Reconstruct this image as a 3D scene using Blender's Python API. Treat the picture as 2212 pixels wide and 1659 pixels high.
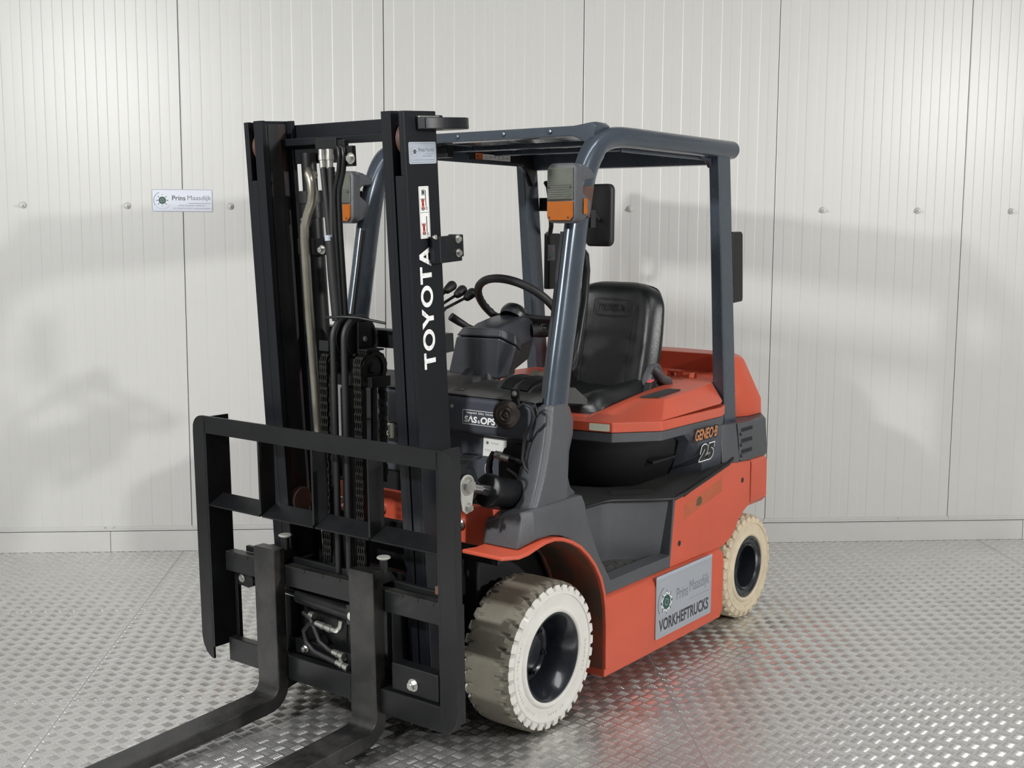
import bpy, bmesh, math, random
from mathutils import Vector, Matrix
random.seed(7)
PI = math.pi
SC = bpy.context.scene
COL = SC.collection
for o in list(bpy.data.objects):
    bpy.data.objects.remove(o, do_unlink=True)

# ---------------------------------------------------------------- camera
CAM_POS = (3.2431, 2.8715, 1.6938)
YAW, PITCH, ROLL, FPX = 3.7933, 0.1250, 0.0050, 2615.33
cd = bpy.data.cameras.new('camera')
cam = bpy.data.objects.new('camera', cd)
COL.objects.link(cam)
f = Vector((math.cos(YAW) * math.cos(PITCH), math.sin(YAW) * math.cos(PITCH), -math.sin(PITCH)))
r = f.cross(Vector((0, 0, 1))).normalized()
u = r.cross(f)
r2 = r * math.cos(ROLL) + u * math.sin(ROLL)
u2 = -r * math.sin(ROLL) + u * math.cos(ROLL)
cam.matrix_world = Matrix(((r2.x, u2.x, -f.x, CAM_POS[0]), (r2.y, u2.y, -f.y, CAM_POS[1]),
                           (r2.z, u2.z, -f.z, CAM_POS[2]), (0, 0, 0, 1)))
cd.sensor_fit = 'HORIZONTAL'
cd.sensor_width = 36
cd.lens = FPX * 36 / 2212
cd.clip_start = 0.05
SC.camera = cam

# ---------------------------------------------------------------- room frame (X along the back wall, Y towards the wall)
WA = 0.7248
RZ = PI / 2 + WA
WY = 2.0885                      # distance of the wall plane from the origin
RM = Matrix.Rotation(RZ, 4, 'Z')


def room(x, y, z):
    return RM @ Vector((x, y, z))


# ---------------------------------------------------------------- world, lamps, exposure
w = bpy.data.worlds.new('world')
SC.world = w
w.use_nodes = True
w.node_tree.nodes['Background'].inputs[0].default_value = (1, 1, 1, 1)
w.node_tree.nodes['Background'].inputs[1].default_value = 0.3


def lamp(name, loc, target, power, sx, sy, col=(1, 1, 1), spread=180):
    ld = bpy.data.lights.new(name, 'AREA')
    ld.shape = 'RECTANGLE'
    ld.size = sx
    ld.size_y = sy
    ld.energy = power
    ld.color = col
    ld.spread = math.radians(spread)
    lo = bpy.data.objects.new(name, ld)
    COL.objects.link(lo)
    lo.location = loc
    lo.rotation_euler = (Vector(target) - Vector(loc)).to_track_quat('-Z', 'Y').to_euler()
    return lo


lamp('flood_light', room(-2.86, -2.91, 3.05), room(0.4, 0.6, 0.6), 150, 0.20, 0.20, (1.0, 1.0, 0.98))
lamp('flood_light', room(5.6, -4.0, 3.05), room(0.0, -0.2, 0.6), 250, 0.20, 0.20, (1.0, 0.995, 0.97))
lamp('ceiling_light', room(0.8, -1.2, 3.32), room(0.8, -1.2, 0), 26, 2.4, 0.5, (1, 1, 1))
lamp('ceiling_light', room(-2.6, -0.6, 3.32), room(-2.6, -0.6, 0), 22, 0.5, 2.4, (1, 1, 1))

SC.view_settings.view_transform = 'Standard'
SC.view_settings.look = 'None'
SC.view_settings.gamma = 1
SC.view_settings.use_curve_mapping = False
SC.view_settings.exposure = 0.18


# ---------------------------------------------------------------- materials
def mat(name, col, rough=0.5, metal=0.0, noise=0.0, nscale=8.0, bump=0.0, bscale=60.0, col2=None, coat=0.0,
        thr=None, rvar=0.0, spec=0.5, stretch=(1, 1, 1)):
    m = bpy.data.materials.new(name)
    m.use_nodes = True
    nt = m.node_tree
    b = nt.nodes['Principled BSDF']
    b.inputs['Base Color'].default_value = (*col, 1)
    b.inputs['Roughness'].default_value = rough
    b.inputs['Metallic'].default_value = metal
    b.inputs['Coat Weight'].default_value = coat
    b.inputs['Specular IOR Level'].default_value = spec
    tc = nt.nodes.new('ShaderNodeTexCoord')
    mp = nt.nodes.new('ShaderNodeMapping')
    mp.inputs['Scale'].default_value = stretch
    nt.links.new(tc.outputs['Object'], mp.inputs['Vector'])
    if noise > 0 or col2:
        n = nt.nodes.new('ShaderNodeTexNoise')
        n.inputs['Scale'].default_value = nscale
        n.inputs['Detail'].default_value = 6
        n.inputs['Roughness'].default_value = 0.65
        nt.links.new(mp.outputs[0], n.inputs['Vector'])
        cr = nt.nodes.new('ShaderNodeValToRGB')
        lo, hi = thr or (0.3, 0.7)
        cr.color_ramp.elements[0].position = lo
        cr.color_ramp.elements[1].position = hi
        c2 = col2 or tuple(min(1, c * (1 + noise)) for c in col)
        c1 = col if col2 else tuple(c * (1 - noise) for c in col)
        cr.color_ramp.elements[0].color = (*c1, 1)
        cr.color_ramp.elements[1].color = (*c2, 1)
        nt.links.new(n.outputs['Fac'], cr.inputs[0])
        nt.links.new(cr.outputs[0], b.inputs['Base Color'])
        if rvar:
            mr = nt.nodes.new('ShaderNodeMapRange')
            mr.inputs['To Min'].default_value = max(0.02, rough - rvar)
            mr.inputs['To Max'].default_value = min(1, rough + rvar)
            nt.links.new(n.outputs['Fac'], mr.inputs['Value'])
            nt.links.new(mr.outputs[0], b.inputs['Roughness'])
    if bump > 0:
        n2 = nt.nodes.new('ShaderNodeTexNoise')
        n2.inputs['Scale'].default_value = bscale
        n2.inputs['Detail'].default_value = 3
        nt.links.new(mp.outputs[0], n2.inputs['Vector'])
        bp = nt.nodes.new('ShaderNodeBump')
        bp.inputs['Strength'].default_value = bump
        bp.inputs['Distance'].default_value = 0.002
        nt.links.new(n2.outputs['Fac'], bp.inputs['Height'])
        nt.links.new(bp.outputs[0], b.inputs['Normal'])
    return m


M = {}
M['black'] = mat('black_paint', (0.0065, 0.007, 0.008), 0.40, 0, 0.35, 5, 0.15, 90, rvar=0.12, spec=0.35)
M['mast'] = mat('mast_paint', (0.0065, 0.0075, 0.010), 0.36, 0, col2=(0.030, 0.023, 0.017), nscale=9, thr=(0.62, 0.82), bump=0.2, spec=0.3, stretch=(1, 1, 0.25))
M['rail_in'] = mat('rusty_channel', (0.004, 0.004, 0.005), 0.5, 0, col2=(0.050, 0.018, 0.008), nscale=7, thr=(0.54, 0.72), bump=0.3, stretch=(2.2, 2.2, 0.12))
M['fork'] = mat('fork_steel', (0.008, 0.0085, 0.009), 0.42, 0.1, col2=(0.040, 0.037, 0.033), nscale=9, thr=(0.42, 0.72), bump=0.35, rvar=0.15)
M['deep'] = mat('dark_recess', (0.006, 0.006, 0.007), 0.6)
M['rubber'] = mat('black_rubber', (0.008, 0.008, 0.009), 0.55, bump=0.1)
M['mat'] = mat('rubber_mat', (0.022, 0.022, 0.022), 0.75, 0, 0.4, 6, 0.3, 120)
M['orange'] = mat('orange_paint', (0.50, 0.080, 0.040), 0.38, 0, 0.07, 5, 0.25, 150, rvar=0.06, spec=0.55)
M['orange_dirty'] = mat('orange_paint_dirty', (0.22, 0.055, 0.028), 0.6, 0, col2=(0.075, 0.052, 0.038), nscale=7, thr=(0.35, 0.6), bump=0.2)
M['grey'] = mat('grey_plastic', (0.062, 0.065, 0.072), 0.45, 0, 0.10, 6, 0.5, 260, rvar=0.07)
M['cowl'] = mat('cowl_paint', (0.052, 0.058, 0.072), 0.34, 0, 0.12, 4, 0.08, 80, rvar=0.07)
M['deck'] = mat('dusty_deck_plastic', (0.034, 0.034, 0.035), 0.62, 0, col2=(0.075, 0.072, 0.066), nscale=5, thr=(0.4, 0.75), bump=0.4, bscale=200)
M['guard'] = mat('guard_paint', (0.062, 0.078, 0.100), 0.27, 0.45, 0.07, 6, 0.05, 60, coat=0.3, rvar=0.07)
M['guard_lit'] = M['guard']
M['tyre'] = mat('white_tyre_rubber', (0.60, 0.585, 0.55), 0.75, 0, 0.06, 9, 0.5, 160)
M['tread'] = mat('tyre_tread_dirt', (0.15, 0.138, 0.108), 0.75, 0, 0.14, 9, 0.4, 130)
M['tyre_r'] = mat('cream_tyre_rubber', (0.56, 0.48, 0.35), 0.75, 0, 0.12, 11, 0.5, 160)
M['rim'] = mat('rim_paint', (0.018, 0.021, 0.027), 0.22, 0.2, 0.15, 6, coat=0.3)
M['silver'] = mat('zinc_steel', (0.55, 0.55, 0.52), 0.28, 0.9, 0.15, 30)
M['chrome'] = mat('chrome', (0.75, 0.75, 0.76), 0.10, 1.0)
M['pipe'] = mat('pipe_steel', (0.34, 0.32, 0.27), 0.30, 0.85, 0.15, 12)
M['zincplate'] = mat('zinc_plate', (0.46, 0.46, 0.42), 0.45, 0.35, 0.1, 20)
M['brown'] = mat('rust_brown', (0.085, 0.045, 0.033), 0.5, 0.2, 0.2, 20, 0.3)
M['horn'] = mat('horn_brown', (0.035, 0.026, 0.022), 0.38, 0.3, 0.2, 20)
M['chain'] = mat('chain_steel', (0.020, 0.019, 0.018), 0.45, 0.5, 0.3, 40)
M['seat'] = mat('seat_vinyl', (0.011, 0.012, 0.013), 0.30, 0, 0.12, 12, 0.35, 350)
M['dash'] = mat('dash_plastic', (0.034, 0.037, 0.044), 0.36, 0, 0.15, 8, 0.25, 300, rvar=0.06)
M['belt'] = mat('belt_webbing', (0.085, 0.075, 0.062), 0.85, 0, 0.1, 40, 0.3, 200)
M['red'] = mat('red_button', (0.62, 0.10, 0.12), 0.4)
M['white'] = mat('white_print', (0.80, 0.80, 0.80), 0.5, 0, col2=(0.55, 0.55, 0.55), nscale=90, thr=(0.5, 0.62))
M['label_w'] = mat('white_label', (0.72, 0.72, 0.70), 0.4)
M['label_y'] = mat('yellowed_label', (0.60, 0.62, 0.50), 0.4, 0, 0.1, 20)
M['label_g'] = mat('silver_sticker', (0.42, 0.46, 0.53), 0.35, 0.25, 0.03, 10)
M['label_b'] = mat('pale_blue_sticker', (0.60, 0.63, 0.72), 0.3)
M['sign'] = mat('grey_sign_sheet', (0.32, 0.345, 0.38), 0.42, 0.1, 0.03, 10)
M['ink'] = mat('dark_ink', (0.035, 0.038, 0.045), 0.5)
M['ink_g'] = mat('grey_ink', (0.15, 0.16, 0.185), 0.5)
M['ink_l'] = mat('light_ink', (0.26, 0.28, 0.31), 0.5)
M['green'] = mat('green_ink', (0.015, 0.075, 0.06), 0.5)
M['wht'] = mat('white_ink', (0.85, 0.85, 0.86), 0.5)
M['redink'] = mat('red_ink', (0.42, 0.03, 0.02), 0.5)
M['blk'] = mat('black_ink', (0.01, 0.01, 0.012), 0.5)
M['org'] = mat('orange_ink', (0.42, 0.17, 0.07), 0.5)
M['warn'] = mat('orange_label', (0.70, 0.16, 0.03), 0.5)
M['residue'] = mat('old_glue_patch', (0.38, 0.085, 0.035), 0.6, 0, 0.12, 18)
M['stain'] = mat('bare_patch', (0.09, 0.055, 0.025), 0.7)
M['amber'] = mat('amber_lens', (0.46, 0.12, 0.004), 0.10, 0, 0.06, 30, coat=0.5)
M['amber'].node_tree.nodes['Principled BSDF'].inputs['Transmission Weight'].default_value = 0.25
M['lens'] = mat('clear_lens', (0.22, 0.235, 0.20), 0.08, 0, 0.10, 30, coat=0.6)
M['lens'].node_tree.nodes['Principled BSDF'].inputs['Transmission Weight'].default_value = 0.55
M['reflector'] = mat('lamp_reflector', (0.35, 0.37, 0.33), 0.22, 0.8)
M['wall'] = mat('wall_panel_coating', (0.56, 0.56, 0.545), 0.36, 0, 0.012, 3, 0.05, 120, spec=0.45)
M['skirt'] = mat('skirt_coating', (0.54, 0.54, 0.525), 0.45, 0, 0.03, 4)
M['booth'] = mat('booth_side_coating', (0.34, 0.34, 0.33), 0.5)
M['joint'] = mat('joint_dark', (0.05, 0.05, 0.05), 0.7)
M['ceil'] = mat('ceiling_grey', (0.30, 0.30, 0.30), 0.7)
M['alu'] = mat('tread_plate_aluminium', (0.66, 0.655, 0.645), 0.40, 0.9, 0.10, 3.5, 0.12, 220, rvar=0.08)
M['alu_bar'] = mat('tread_bar_aluminium', (0.82, 0.815, 0.80), 0.26, 0.9, 0.05, 20)


# ---------------------------------------------------------------- mesh helpers
class B:
    def __init__(s):
        s.v = []
        s.f = []
        s.m = []
        s.k = 0

    def add(s, vs, fs, k=None):
        n = len(s.v)
        s.v += [tuple(p) for p in vs]
        for q in fs:
            s.f.append([i + n for i in q])
            s.m.append(s.k if k is None else k)
        return s

    def box(s, a, b, k=None):
        x0, y0, z0 = [min(a[i], b[i]) for i in range(3)]
        x1, y1, z1 = [max(a[i], b[i]) for i in range(3)]
        vs = [(x0, y0, z0), (x1, y0, z0), (x1, y1, z0), (x0, y1, z0), (x0, y0, z1), (x1, y0, z1), (x1, y1, z1), (x0, y1, z1)]
        return s.add(vs, [(0, 3, 2, 1), (4, 5, 6, 7), (0, 1, 5, 4), (1, 2, 6, 5), (2, 3, 7, 6), (3, 0, 4, 7)], k)

    def hexa(s, lo, hi, k=None):
        return s.add(list(lo) + list(hi), [(0, 3, 2, 1), (4, 5, 6, 7), (0, 1, 5, 4), (1, 2, 6, 5), (2, 3, 7, 6), (3, 0, 4, 7)], k)

    def prism(s, poly, axis, a0, a1, k=None):
        """poly: 2D points; axis 'x' -> (y,z), 'y' -> (x,z), 'z' -> (x,y)"""
        def P(p, a):
            if axis == 'x': return (a, p[0], p[1])
            if axis == 'y': return (p[0], a, p[1])
            return (p[0], p[1], a)
        n = len(poly)
        vs = [P(p, a0) for p in poly] + [P(p, a1) for p in poly]
        fs = [list(range(n))[::-1], list(range(n, 2 * n))]
        fs += [(i, (i + 1) % n, n + (i + 1) % n, n + i) for i in range(n)]
        return s.add(vs, fs, k)

    def loft(s, secs, k=None, cap=True, closed=True):
        n = len(secs[0])
        vs = [p for sec in secs for p in sec]
        fs = []
        for j in range(len(secs) - 1):
            for i in range(n if closed else n - 1):
                a = j * n + i
                b = j * n + (i + 1) % n
                fs.append((a, b, b + n, a + n))
        if cap:
            fs.append(tuple(range(n))[::-1])
            fs.append(tuple(range((len(secs) - 1) * n, len(secs) * n)))
        return s.add(vs, fs, k)

    def tube(s, pts, r, n=12, k=None, cap=True, sq=1.0):
        pts = [Vector(p) for p in pts]
        rs = r if isinstance(r, (list, tuple)) else [r] * len(pts)
        secs = []
        up = None
        for i, p in enumerate(pts):
            t = (pts[min(i + 1, len(pts) - 1)] - pts[max(i - 1, 0)]).normalized()
            if up is None:
                up = Vector((0, 0, 1)) if abs(t.z) < 0.9 else Vector((1, 0, 0))
            a = (up - t * up.dot(t)).normalized()
            up = a
            b = t.cross(a)
            secs.append([p + a * rs[i] * math.cos(2 * PI * j / n) + b * rs[i] * sq * math.sin(2 * PI * j / n) for j in range(n)])
        return s.loft(secs, k, cap)

    def cyl(s, p0, p1, r, n=20, k=None, r1=None):
        return s.tube([p0, p1], [r, r if r1 is None else r1], n, k)

    def lathe(s, prof, org, axis, n=32, k=None, caps=True):
        """prof: (radius, along axis)"""
        ax = Vector(axis).normalized()
        a = Vector((0, 0, 1)) if abs(ax.z) < 0.9 else Vector((1, 0, 0))
        a = (a - ax * a.dot(ax)).normalized()
        b = ax.cross(a)
        o = Vector(org)
        secs = [[o + ax * h + (a * math.cos(2 * PI * j / n) + b * math.sin(2 * PI * j / n)) * rr for j in range(n)] for rr, h in prof]
        return s.loft(secs, k, caps)

    def bolt(s, p, d, r=0.010, h=0.008, k=None, washer=True):
        p = Vector(p)
        d = Vector(d).normalized()
        if washer:
            s.cyl(p, p + d * 0.003, r * 1.5, 14, k)
            p = p + d * 0.003
        s.cyl(p, p + d * h, r, 6, k)
        s.cyl(p + d * h, p + d * (h + 0.002), r * 0.55, 8, k)
        return s


def fin(b, name, mats, parent=None, X=None, bev=0.0, smooth=40, seg=2, label=None, kind=None, cat=None, sub=0, group=None):
    me = bpy.data.meshes.new(name)
    me.from_pydata(b.v, [], b.f)
    if isinstance(mats, str):
        mats = [mats]
    for q in mats:
        me.materials.append(M[q])
    if len(mats) > 1:
        me.polygons.foreach_set('material_index', b.m)
    if X is not None:
        me.transform(X)
    bm = bmesh.new()
    bm.from_mesh(me)
    bmesh.ops.recalc_face_normals(bm, faces=bm.faces)
    bm.to_mesh(me)
    bm.free()
    if smooth:
        me.shade_smooth()
        me.set_sharp_from_angle(angle=math.radians(smooth))
    o = bpy.data.objects.new(name, me)
    COL.objects.link(o)
    if bev:
        md = o.modifiers.new('bevel', 'BEVEL')
        md.width = bev
        md.segments = seg
        md.limit_method = 'ANGLE'
        md.angle_limit = math.radians(32)
        md.harden_normals = True
    if sub:
        md = o.modifiers.new('sub', 'SUBSURF')
        md.levels = sub
        md.render_levels = sub
    if parent is not None:
        o.parent = parent
    if label: o['label'] = label
    if kind: o['kind'] = kind
    if cat: o['category'] = cat
    if group: o['group'] = group
    return o


def empty(name, loc=(0, 0, 0), rz=0.0, label=None, cat=None, kind=None):
    o = bpy.data.objects.new(name, None)
    COL.objects.link(o)
    o.location = loc
    o.rotation_euler = (0, 0, rz)
    o.empty_display_size = 0.2
    if label: o['label'] = label
    if cat: o['category'] = cat
    if kind: o['kind'] = kind
    return o


def rrect(w, h, r, n=5, cx=0.0, cy=0.0):
    pts = []
    for qx, qy, a0 in ((1, 1, 0), (-1, 1, 90), (-1, -1, 180), (1, -1, 270)):
        for i in range(n + 1):
            a = math.radians(a0 + 90 * i / n)
            pts.append((cx + qx * (w / 2 - r) + r * math.cos(a), cy + qy * (h / 2 - r) + r * math.sin(a)))
    return pts


def arc(cx, cy, r, a0, a1, n):
    return [(cx + r * math.cos(math.radians(a0 + (a1 - a0) * i / n)), cy + r * math.sin(math.radians(a0 + (a1 - a0) * i / n))) for i in range(n + 1)]


def mirror_y(vs):
    return [(p[0], -p[1], p[2]) for p in vs]


# flat print: everything is laid out in a sticker frame (u right, v up, w out of the surface)
def frame(org, U, V):
    U = Vector(U).normalized()
    V = Vector(V)
    V = (V - U * V.dot(U)).normalized()
    W = U.cross(V)
    return Matrix(((U.x, V.x, W.x, org[0]), (U.y, V.y, W.y, org[1]), (U.z, V.z, W.z, org[2]), (0, 0, 0, 1)))


_tc = {}


def text_mesh(s, bold=0.0, shear=0.0, sp=1.0):
    key = (s, bold, shear, sp)
    if key in _tc:
        return _tc[key]
    cu = bpy.data.curves.new('t', 'FONT')
    cu.body = s
    cu.size = 1
    cu.offset = bold
    cu.shear = shear
    cu.space_character = sp
    cu.resolution_u = 4
    ob = bpy.data.objects.new('t', cu)
    COL.objects.link(ob)
    dg = bpy.context.evaluated_depsgraph_get()
    me = ob.evaluated_get(dg).to_mesh()
    vs = [tuple(v.co) for v in me.vertices]
    fs = [tuple(p.vertices) for p in me.polygons]
    ob.evaluated_get(dg).to_mesh_clear()
    bpy.data.objects.remove(ob)
    bpy.data.curves.remove(cu)
    _tc[key] = (vs, fs)
    return _tc[key]


def put_text(b, s, x0, y0, x1, y1, z=0.0, k=None, bold=0.0, shear=0.0, sp=1.0):
    """stretch the text into the box x0..x1, y0..y1"""
    vs, fs = text_mesh(s, bold, shear, sp)
    ax = min(v[0] for v in vs); bx = max(v[0] for v in vs)
    ay = min(v[1] for v in vs); by = max(v[1] for v in vs)
    sx = (x1 - x0) / (bx - ax)
    sy = (y1 - y0) / (by - ay)
    b.add([(x0 + (v[0] - ax) * sx, y0 + (v[1] - ay) * sy, z) for v in vs], fs, k)


def disc(b, cx, cy, r0, r1, z, k, n=32, a0=0, a1=360):
    m = n if a1 - a0 >= 360 else n + 1
    vs = []
    for i in range(m):
        a = math.radians(a0 + (a1 - a0) * i / n)
        vs.append((cx + r0 * math.cos(a), cy + r0 * math.sin(a), z))
        vs.append((cx + r1 * math.cos(a), cy + r1 * math.sin(a), z))
    fs = []
    for i in range(n):
        j = (i + 1) % m
        fs.append((2 * i, 2 * i + 1, 2 * j + 1, 2 * j))
    b.add(vs, fs, k)


def rectp(b, x0, y0, x1, y1, z, k):
    b.add([(x0, y0, z), (x1, y0, z), (x1, y1, z), (x0, y1, z)], [(0, 1, 2, 3)], k)


def outline(b, pts, t, z, k):
    n = len(pts)
    cx = sum(p[0] for p in pts) / n
    cy = sum(p[1] for p in pts) / n
    vs = []
    for i, p in enumerate(pts):
        a = Vector(pts[i - 1]); c = Vector(pts[(i + 1) % n])
        d = (c - a).normalized()
        nn = Vector((-d.y, d.x))
        if nn.dot(Vector((cx - p[0], cy - p[1]))) < 0: nn = -nn
        vs += [(p[0], p[1], z), (p[0] + nn.x * t, p[1] + nn.y * t, z)]
    b.add(vs, [(2 * i, 2 * ((i + 1) % n), 2 * ((i + 1) % n) + 1, 2 * i + 1) for i in range(n)], k)


def gear_logo(b, cx, cy, R, z):
    """ring arc, grey star points, white cog, green disc with a pale ring; material slots 0 ink 1 light 2 green 3 white"""
    disc(b, cx, cy, R * 0.95, R, z, 0, 24, 110, 215)
    disc(b, cx, cy, R * 0.975, R, z, 1, 24, 215, 330)
    n = 8
    for i in range(n):
        a = 2 * PI * i / n + PI / n * 0
        w_ = 0.16
        b.add([(cx + R * 0.5 * math.cos(a - w_), cy + R * 0.5 * math.sin(a - w_), z),
               (cx + R * 0.5 * math.cos(a + w_), cy + R * 0.5 * math.sin(a + w_), z),
               (cx + R * 0.76 * math.cos(a), cy + R * 0.76 * math.sin(a), z)], [(0, 1, 2)], 0)
    disc(b, cx, cy, 0, R * 0.50, z + 0.0001, 3, 32)
    for i in range(10):
        a = 2 * PI * (i + 0.5) / 10
        w_ = 0.10
        b.add([(cx + R * q * math.cos(a + e), cy + R * q * math.sin(a + e), z + 0.0001) for q, e in ((0.45, -w_ * 1.3), (0.45, w_ * 1.3), (0.60, w_), (0.60, -w_))], [(0, 1, 2, 3)], 3)
    disc(b, cx, cy, 0, R * 0.44, z + 0.0002, 2, 32)
    disc(b, cx, cy, R * 0.16, R * 0.21, z + 0.0003, 1, 24)


# ================================================================ SETTING
# ---- back wall of ribbed sandwich panels
wall = empty('wall_back', (0, 0, 0), RZ, kind='structure')
b = B()
b.box((-4.4, WY + 0.055, 0), (7.0, WY + 0.10, 3.4))
fin(b, 'wall_core', 'joint', wall, smooth=0)
PW = 1.0367
prof = []
npit = 10
pit = (PW - 0.004) / npit
for i in range(npit):
    x = i * pit
    prof += [(x, 0.0), (x + 0.005, 0.0010), (x + pit * 0.25, 0.00085), (x + pit * 0.5 - 0.003, 0.0010), (x + pit * 0.5 + 0.002, 0.0), (x + pit * 0.75, -0.00015)]
prof += [(PW - 0.004, 0.0)]
b = B()
pts = [(p[0], p[1]) for p in prof] + [(PW - 0.004, 0.055), (0, 0.055)]
b.prism(pts, 'z', 0.118, 3.4)
panel0 = fin(b, 'wall_panel', 'wall', wall, smooth=9)
panel0.location = (-1.2381 + 0.002, WY, 0)
for k in list(range(-3, 0)) + list(range(1, 8)):
    p_ = panel0.copy()
    COL.objects.link(p_)
    p_.location = (-1.2381 + 0.002 + k * PW, WY, 0)

# plastic cap bolts along the wall at the same height
b = B()
b.lathe([(0.016, 0), (0.0165, 0.004), (0.014, 0.012), (0.007, 0.016)], (0, 0, 0), (0, -1, 0), 16)
b.cyl((0, -0.01, 0), (0, -0.030, 0), 0.007, 10)
cap0 = fin(b, 'wall_bolt', 'skirt', wall)
cap0.location = (-2.04, WY, 1.818)
for k in range(1, 12):
    c_ = cap0.copy()
    COL.objects.link(c_)
    c_.location = (-2.04 + 0.522 * k, WY, 1.818)

# ---- skirting and its cover strip
base = empty('baseboard_back', (0, 0, 0), RZ, kind='structure')
b = B()
b.prism([(0, 0), (-0.022, 0), (-0.020, 0.100), (-0.014, 0.106), (0.0, 0.106)], 'x', 0.0015, 4.9985)
seg0 = fin(b, 'skirting_board', 'skirt', base, smooth=25)
seg0.location = (-6.661 + 0.0, WY + 0.002, 0)
for k in (1, 2):
    c_ = seg0.copy()
    COL.objects.link(c_)
    c_.location = (-6.661 + 5.0 * k, WY + 0.002, 0)
strip = B()
strip.prism([(0.0, 0.109), (-0.010, 0.110), (-0.010, 0.118), (-0.004, 0.120), (-0.004, 0.130), (0.0, 0.132)], 'x', -4.4, 7.0)
o = fin(strip, 'trim_1', 'skirt', None, smooth=25, kind='structure')
o.location = (RM @ Vector((0, WY, 0)))
o.rotation_euler = (0, 0, RZ)
b = B()
for x in (-1.69, -1.645, -1.235, -0.2, 1.87, 2.63, 2.92):
    b.lathe([(0.006, 0), (0.005, 0.003), (0.001, 0.004)], (x, -0.004, 0.125), (0, -1, 0), 10)
o2 = fin(b, 'trim_screws', 'silver', o)

# ---- the other sides of the photo booth
for nm, a, c in (('wall_left', (-4.45, -6.6, 0), (-4.35, WY + 0.05, 3.4)), ('wall_right', (6.85, -6.6, 0), (6.95, WY + 0.05, 3.4)),
                 ('wall_front', (-4.45, -6.7, 0), (6.95, -6.6, 3.4))):
    b = B()
    b.box(a, c)
    o = fin(b, nm, 'booth', None, smooth=0, kind='structure')
    o.rotation_euler = (0, 0, RZ)
b = B()
b.box((-4.5, -6.7, 3.4), (7.0, WY + 0.1, 3.46))
o = fin(b, 'ceiling', 'ceil', None, smooth=0, kind='structure')
o.rotation_euler = (0, 0, RZ)

# ---- floor of quintet tread plate
floor = empty('floor', (0, 0, 0), RZ, kind='structure')
SX, SY = 2.18, 1.06
NX, NY = 35, 17
BH = 0.0015
b = B()
b.box((0.001, 0.001, -0.006), (SX - 0.001, SY - 0.001, -BH))
sheet_me = None


def bar(b, cx, cy, ang, L=0.0185, W=0.0026):
    ca, sa = math.cos(ang), math.sin(ang)
    lo = [(L, 0), (L * 0.55, W), (-L * 0.55, W), (-L, 0), (-L * 0.55, -W), (L * 0.55, -W)]
    hi = [(L * 0.62, 0), (L * 0.4, W * 0.30), (-L * 0.4, W * 0.30), (-L * 0.62, 0), (-L * 0.4, -W * 0.30), (L * 0.4, -W * 0.30)]
    vs = [(cx + x * ca - y * sa, cy + x * sa + y * ca, -BH) for x, y in lo] + [(cx + x * ca - y * sa, cy + x * sa + y * ca, 0.0) for x, y in hi]
    fs = [(i, (i + 1) % 6, 6 + (i + 1) % 6, 6 + i) for i in range(6)] + [(6, 7, 8, 9, 10, 11)]
    b.add(vs, fs)


t = B()
px_, py_ = SX / NX, SY / NY
for i in range(NX):
    for j in range(NY):
        for kind_ in (0, 1):
            cx = (i + 0.27 + 0.5 * kind_) * px_
            cy = (j + 0.27 + 0.5 * kind_) * py_
            ang = PI / 4 if kind_ == 0 else -PI / 4
            for q in range(-2, 3):
                d = q * 0.0077
                bx, by = cx - math.sin(ang) * d, cy + math.cos(ang) * d
                if 0.012 < bx < SX - 0.012 and 0.012 < by < SY - 0.012:
                    bar(t, bx, by, ang)
                elif 0.004 < bx < SX - 0.004 and 0.004 < by < SY - 0.004:
                    bar(t, bx, by, ang, 0.004)
sheet0 = fin(b, 'floor_sheet', 'alu', floor, smooth=0)
tread0 = fin(t, 'tread_bars', 'alu_bar', sheet0, smooth=30, kind='stuff')
first = True
for ky in range(-6, 2):
    for kx in range(-2, 4):
        if first:
            s_ = sheet0
            first = False
        else:
            s_ = sheet0.copy()
            COL.objects.link(s_)
            if ky >= -4:
                t_ = tread0.copy()
                COL.objects.link(t_)
                t_.parent = s_
        s_.location = (-1.28 + kx * SX, -0.02 + ky * SY, 0)
# (the very first sheet is far behind the camera: it keeps its bars too)

# ---- sticker on the back wall
ws = empty('wall_sticker', room(-1.24, WY, 1.847), 0, label='pale blue company sticker with green cog logo stuck on the white ribbed wall', cat='sticker')
SF = Matrix.Rotation(RZ, 4, 'Z') @ Matrix.Translation((-1.394, WY - 0.0012, 1.788)) @ Matrix.Rotation(PI / 2, 4, 'X')
WSI = ws.matrix_world.inverted() if False else Matrix.Translation(-room(-1.24, WY, 1.847))
SF = WSI @ SF
b = B()
b.prism([(x + 0.154, y + 0.0575) for x, y in rrect(0.308, 0.115, 0.008)], 'z', 0, 0.0006)
fin(b, 'sticker_sheet', 'label_b', ws, SF, smooth=0)
b = B()
outline(b, [(x + 0.154, y + 0.0575) for x, y in rrect(0.306, 0.113, 0.008)], 0.0025, 0.0009, 1)
put_text(b, 'Prins', 0.103, 0.058, 0.170, 0.083, 0.0010, 0, bold=0.012)
put_text(b, 'Maasdijk', 0.181, 0.0525, 0.301, 0.0835, 0.0010, 4)
rectp(b, 0.186, 0.0420, 0.298, 0.0440, 0.0010, 4)
put_text(b, 'INTERN TRANSPORT • HEFTRUCKS', 0.135, 0.0290, 0.270, 0.0350, 0.0010, 4)
put_text(b, 'Tel: +31(0)174 512760 • www.prinsmaasdijk.nl', 0.105, 0.0130, 0.300, 0.0205, 0.0010, 4)
gear_logo(b, 0.053, 0.058, 0.044, 0.0010)
fin(b, 'lettering', ['ink', 'ink_l', 'green', 'wht', 'ink_g'], ws, SF, smooth=0)


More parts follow.
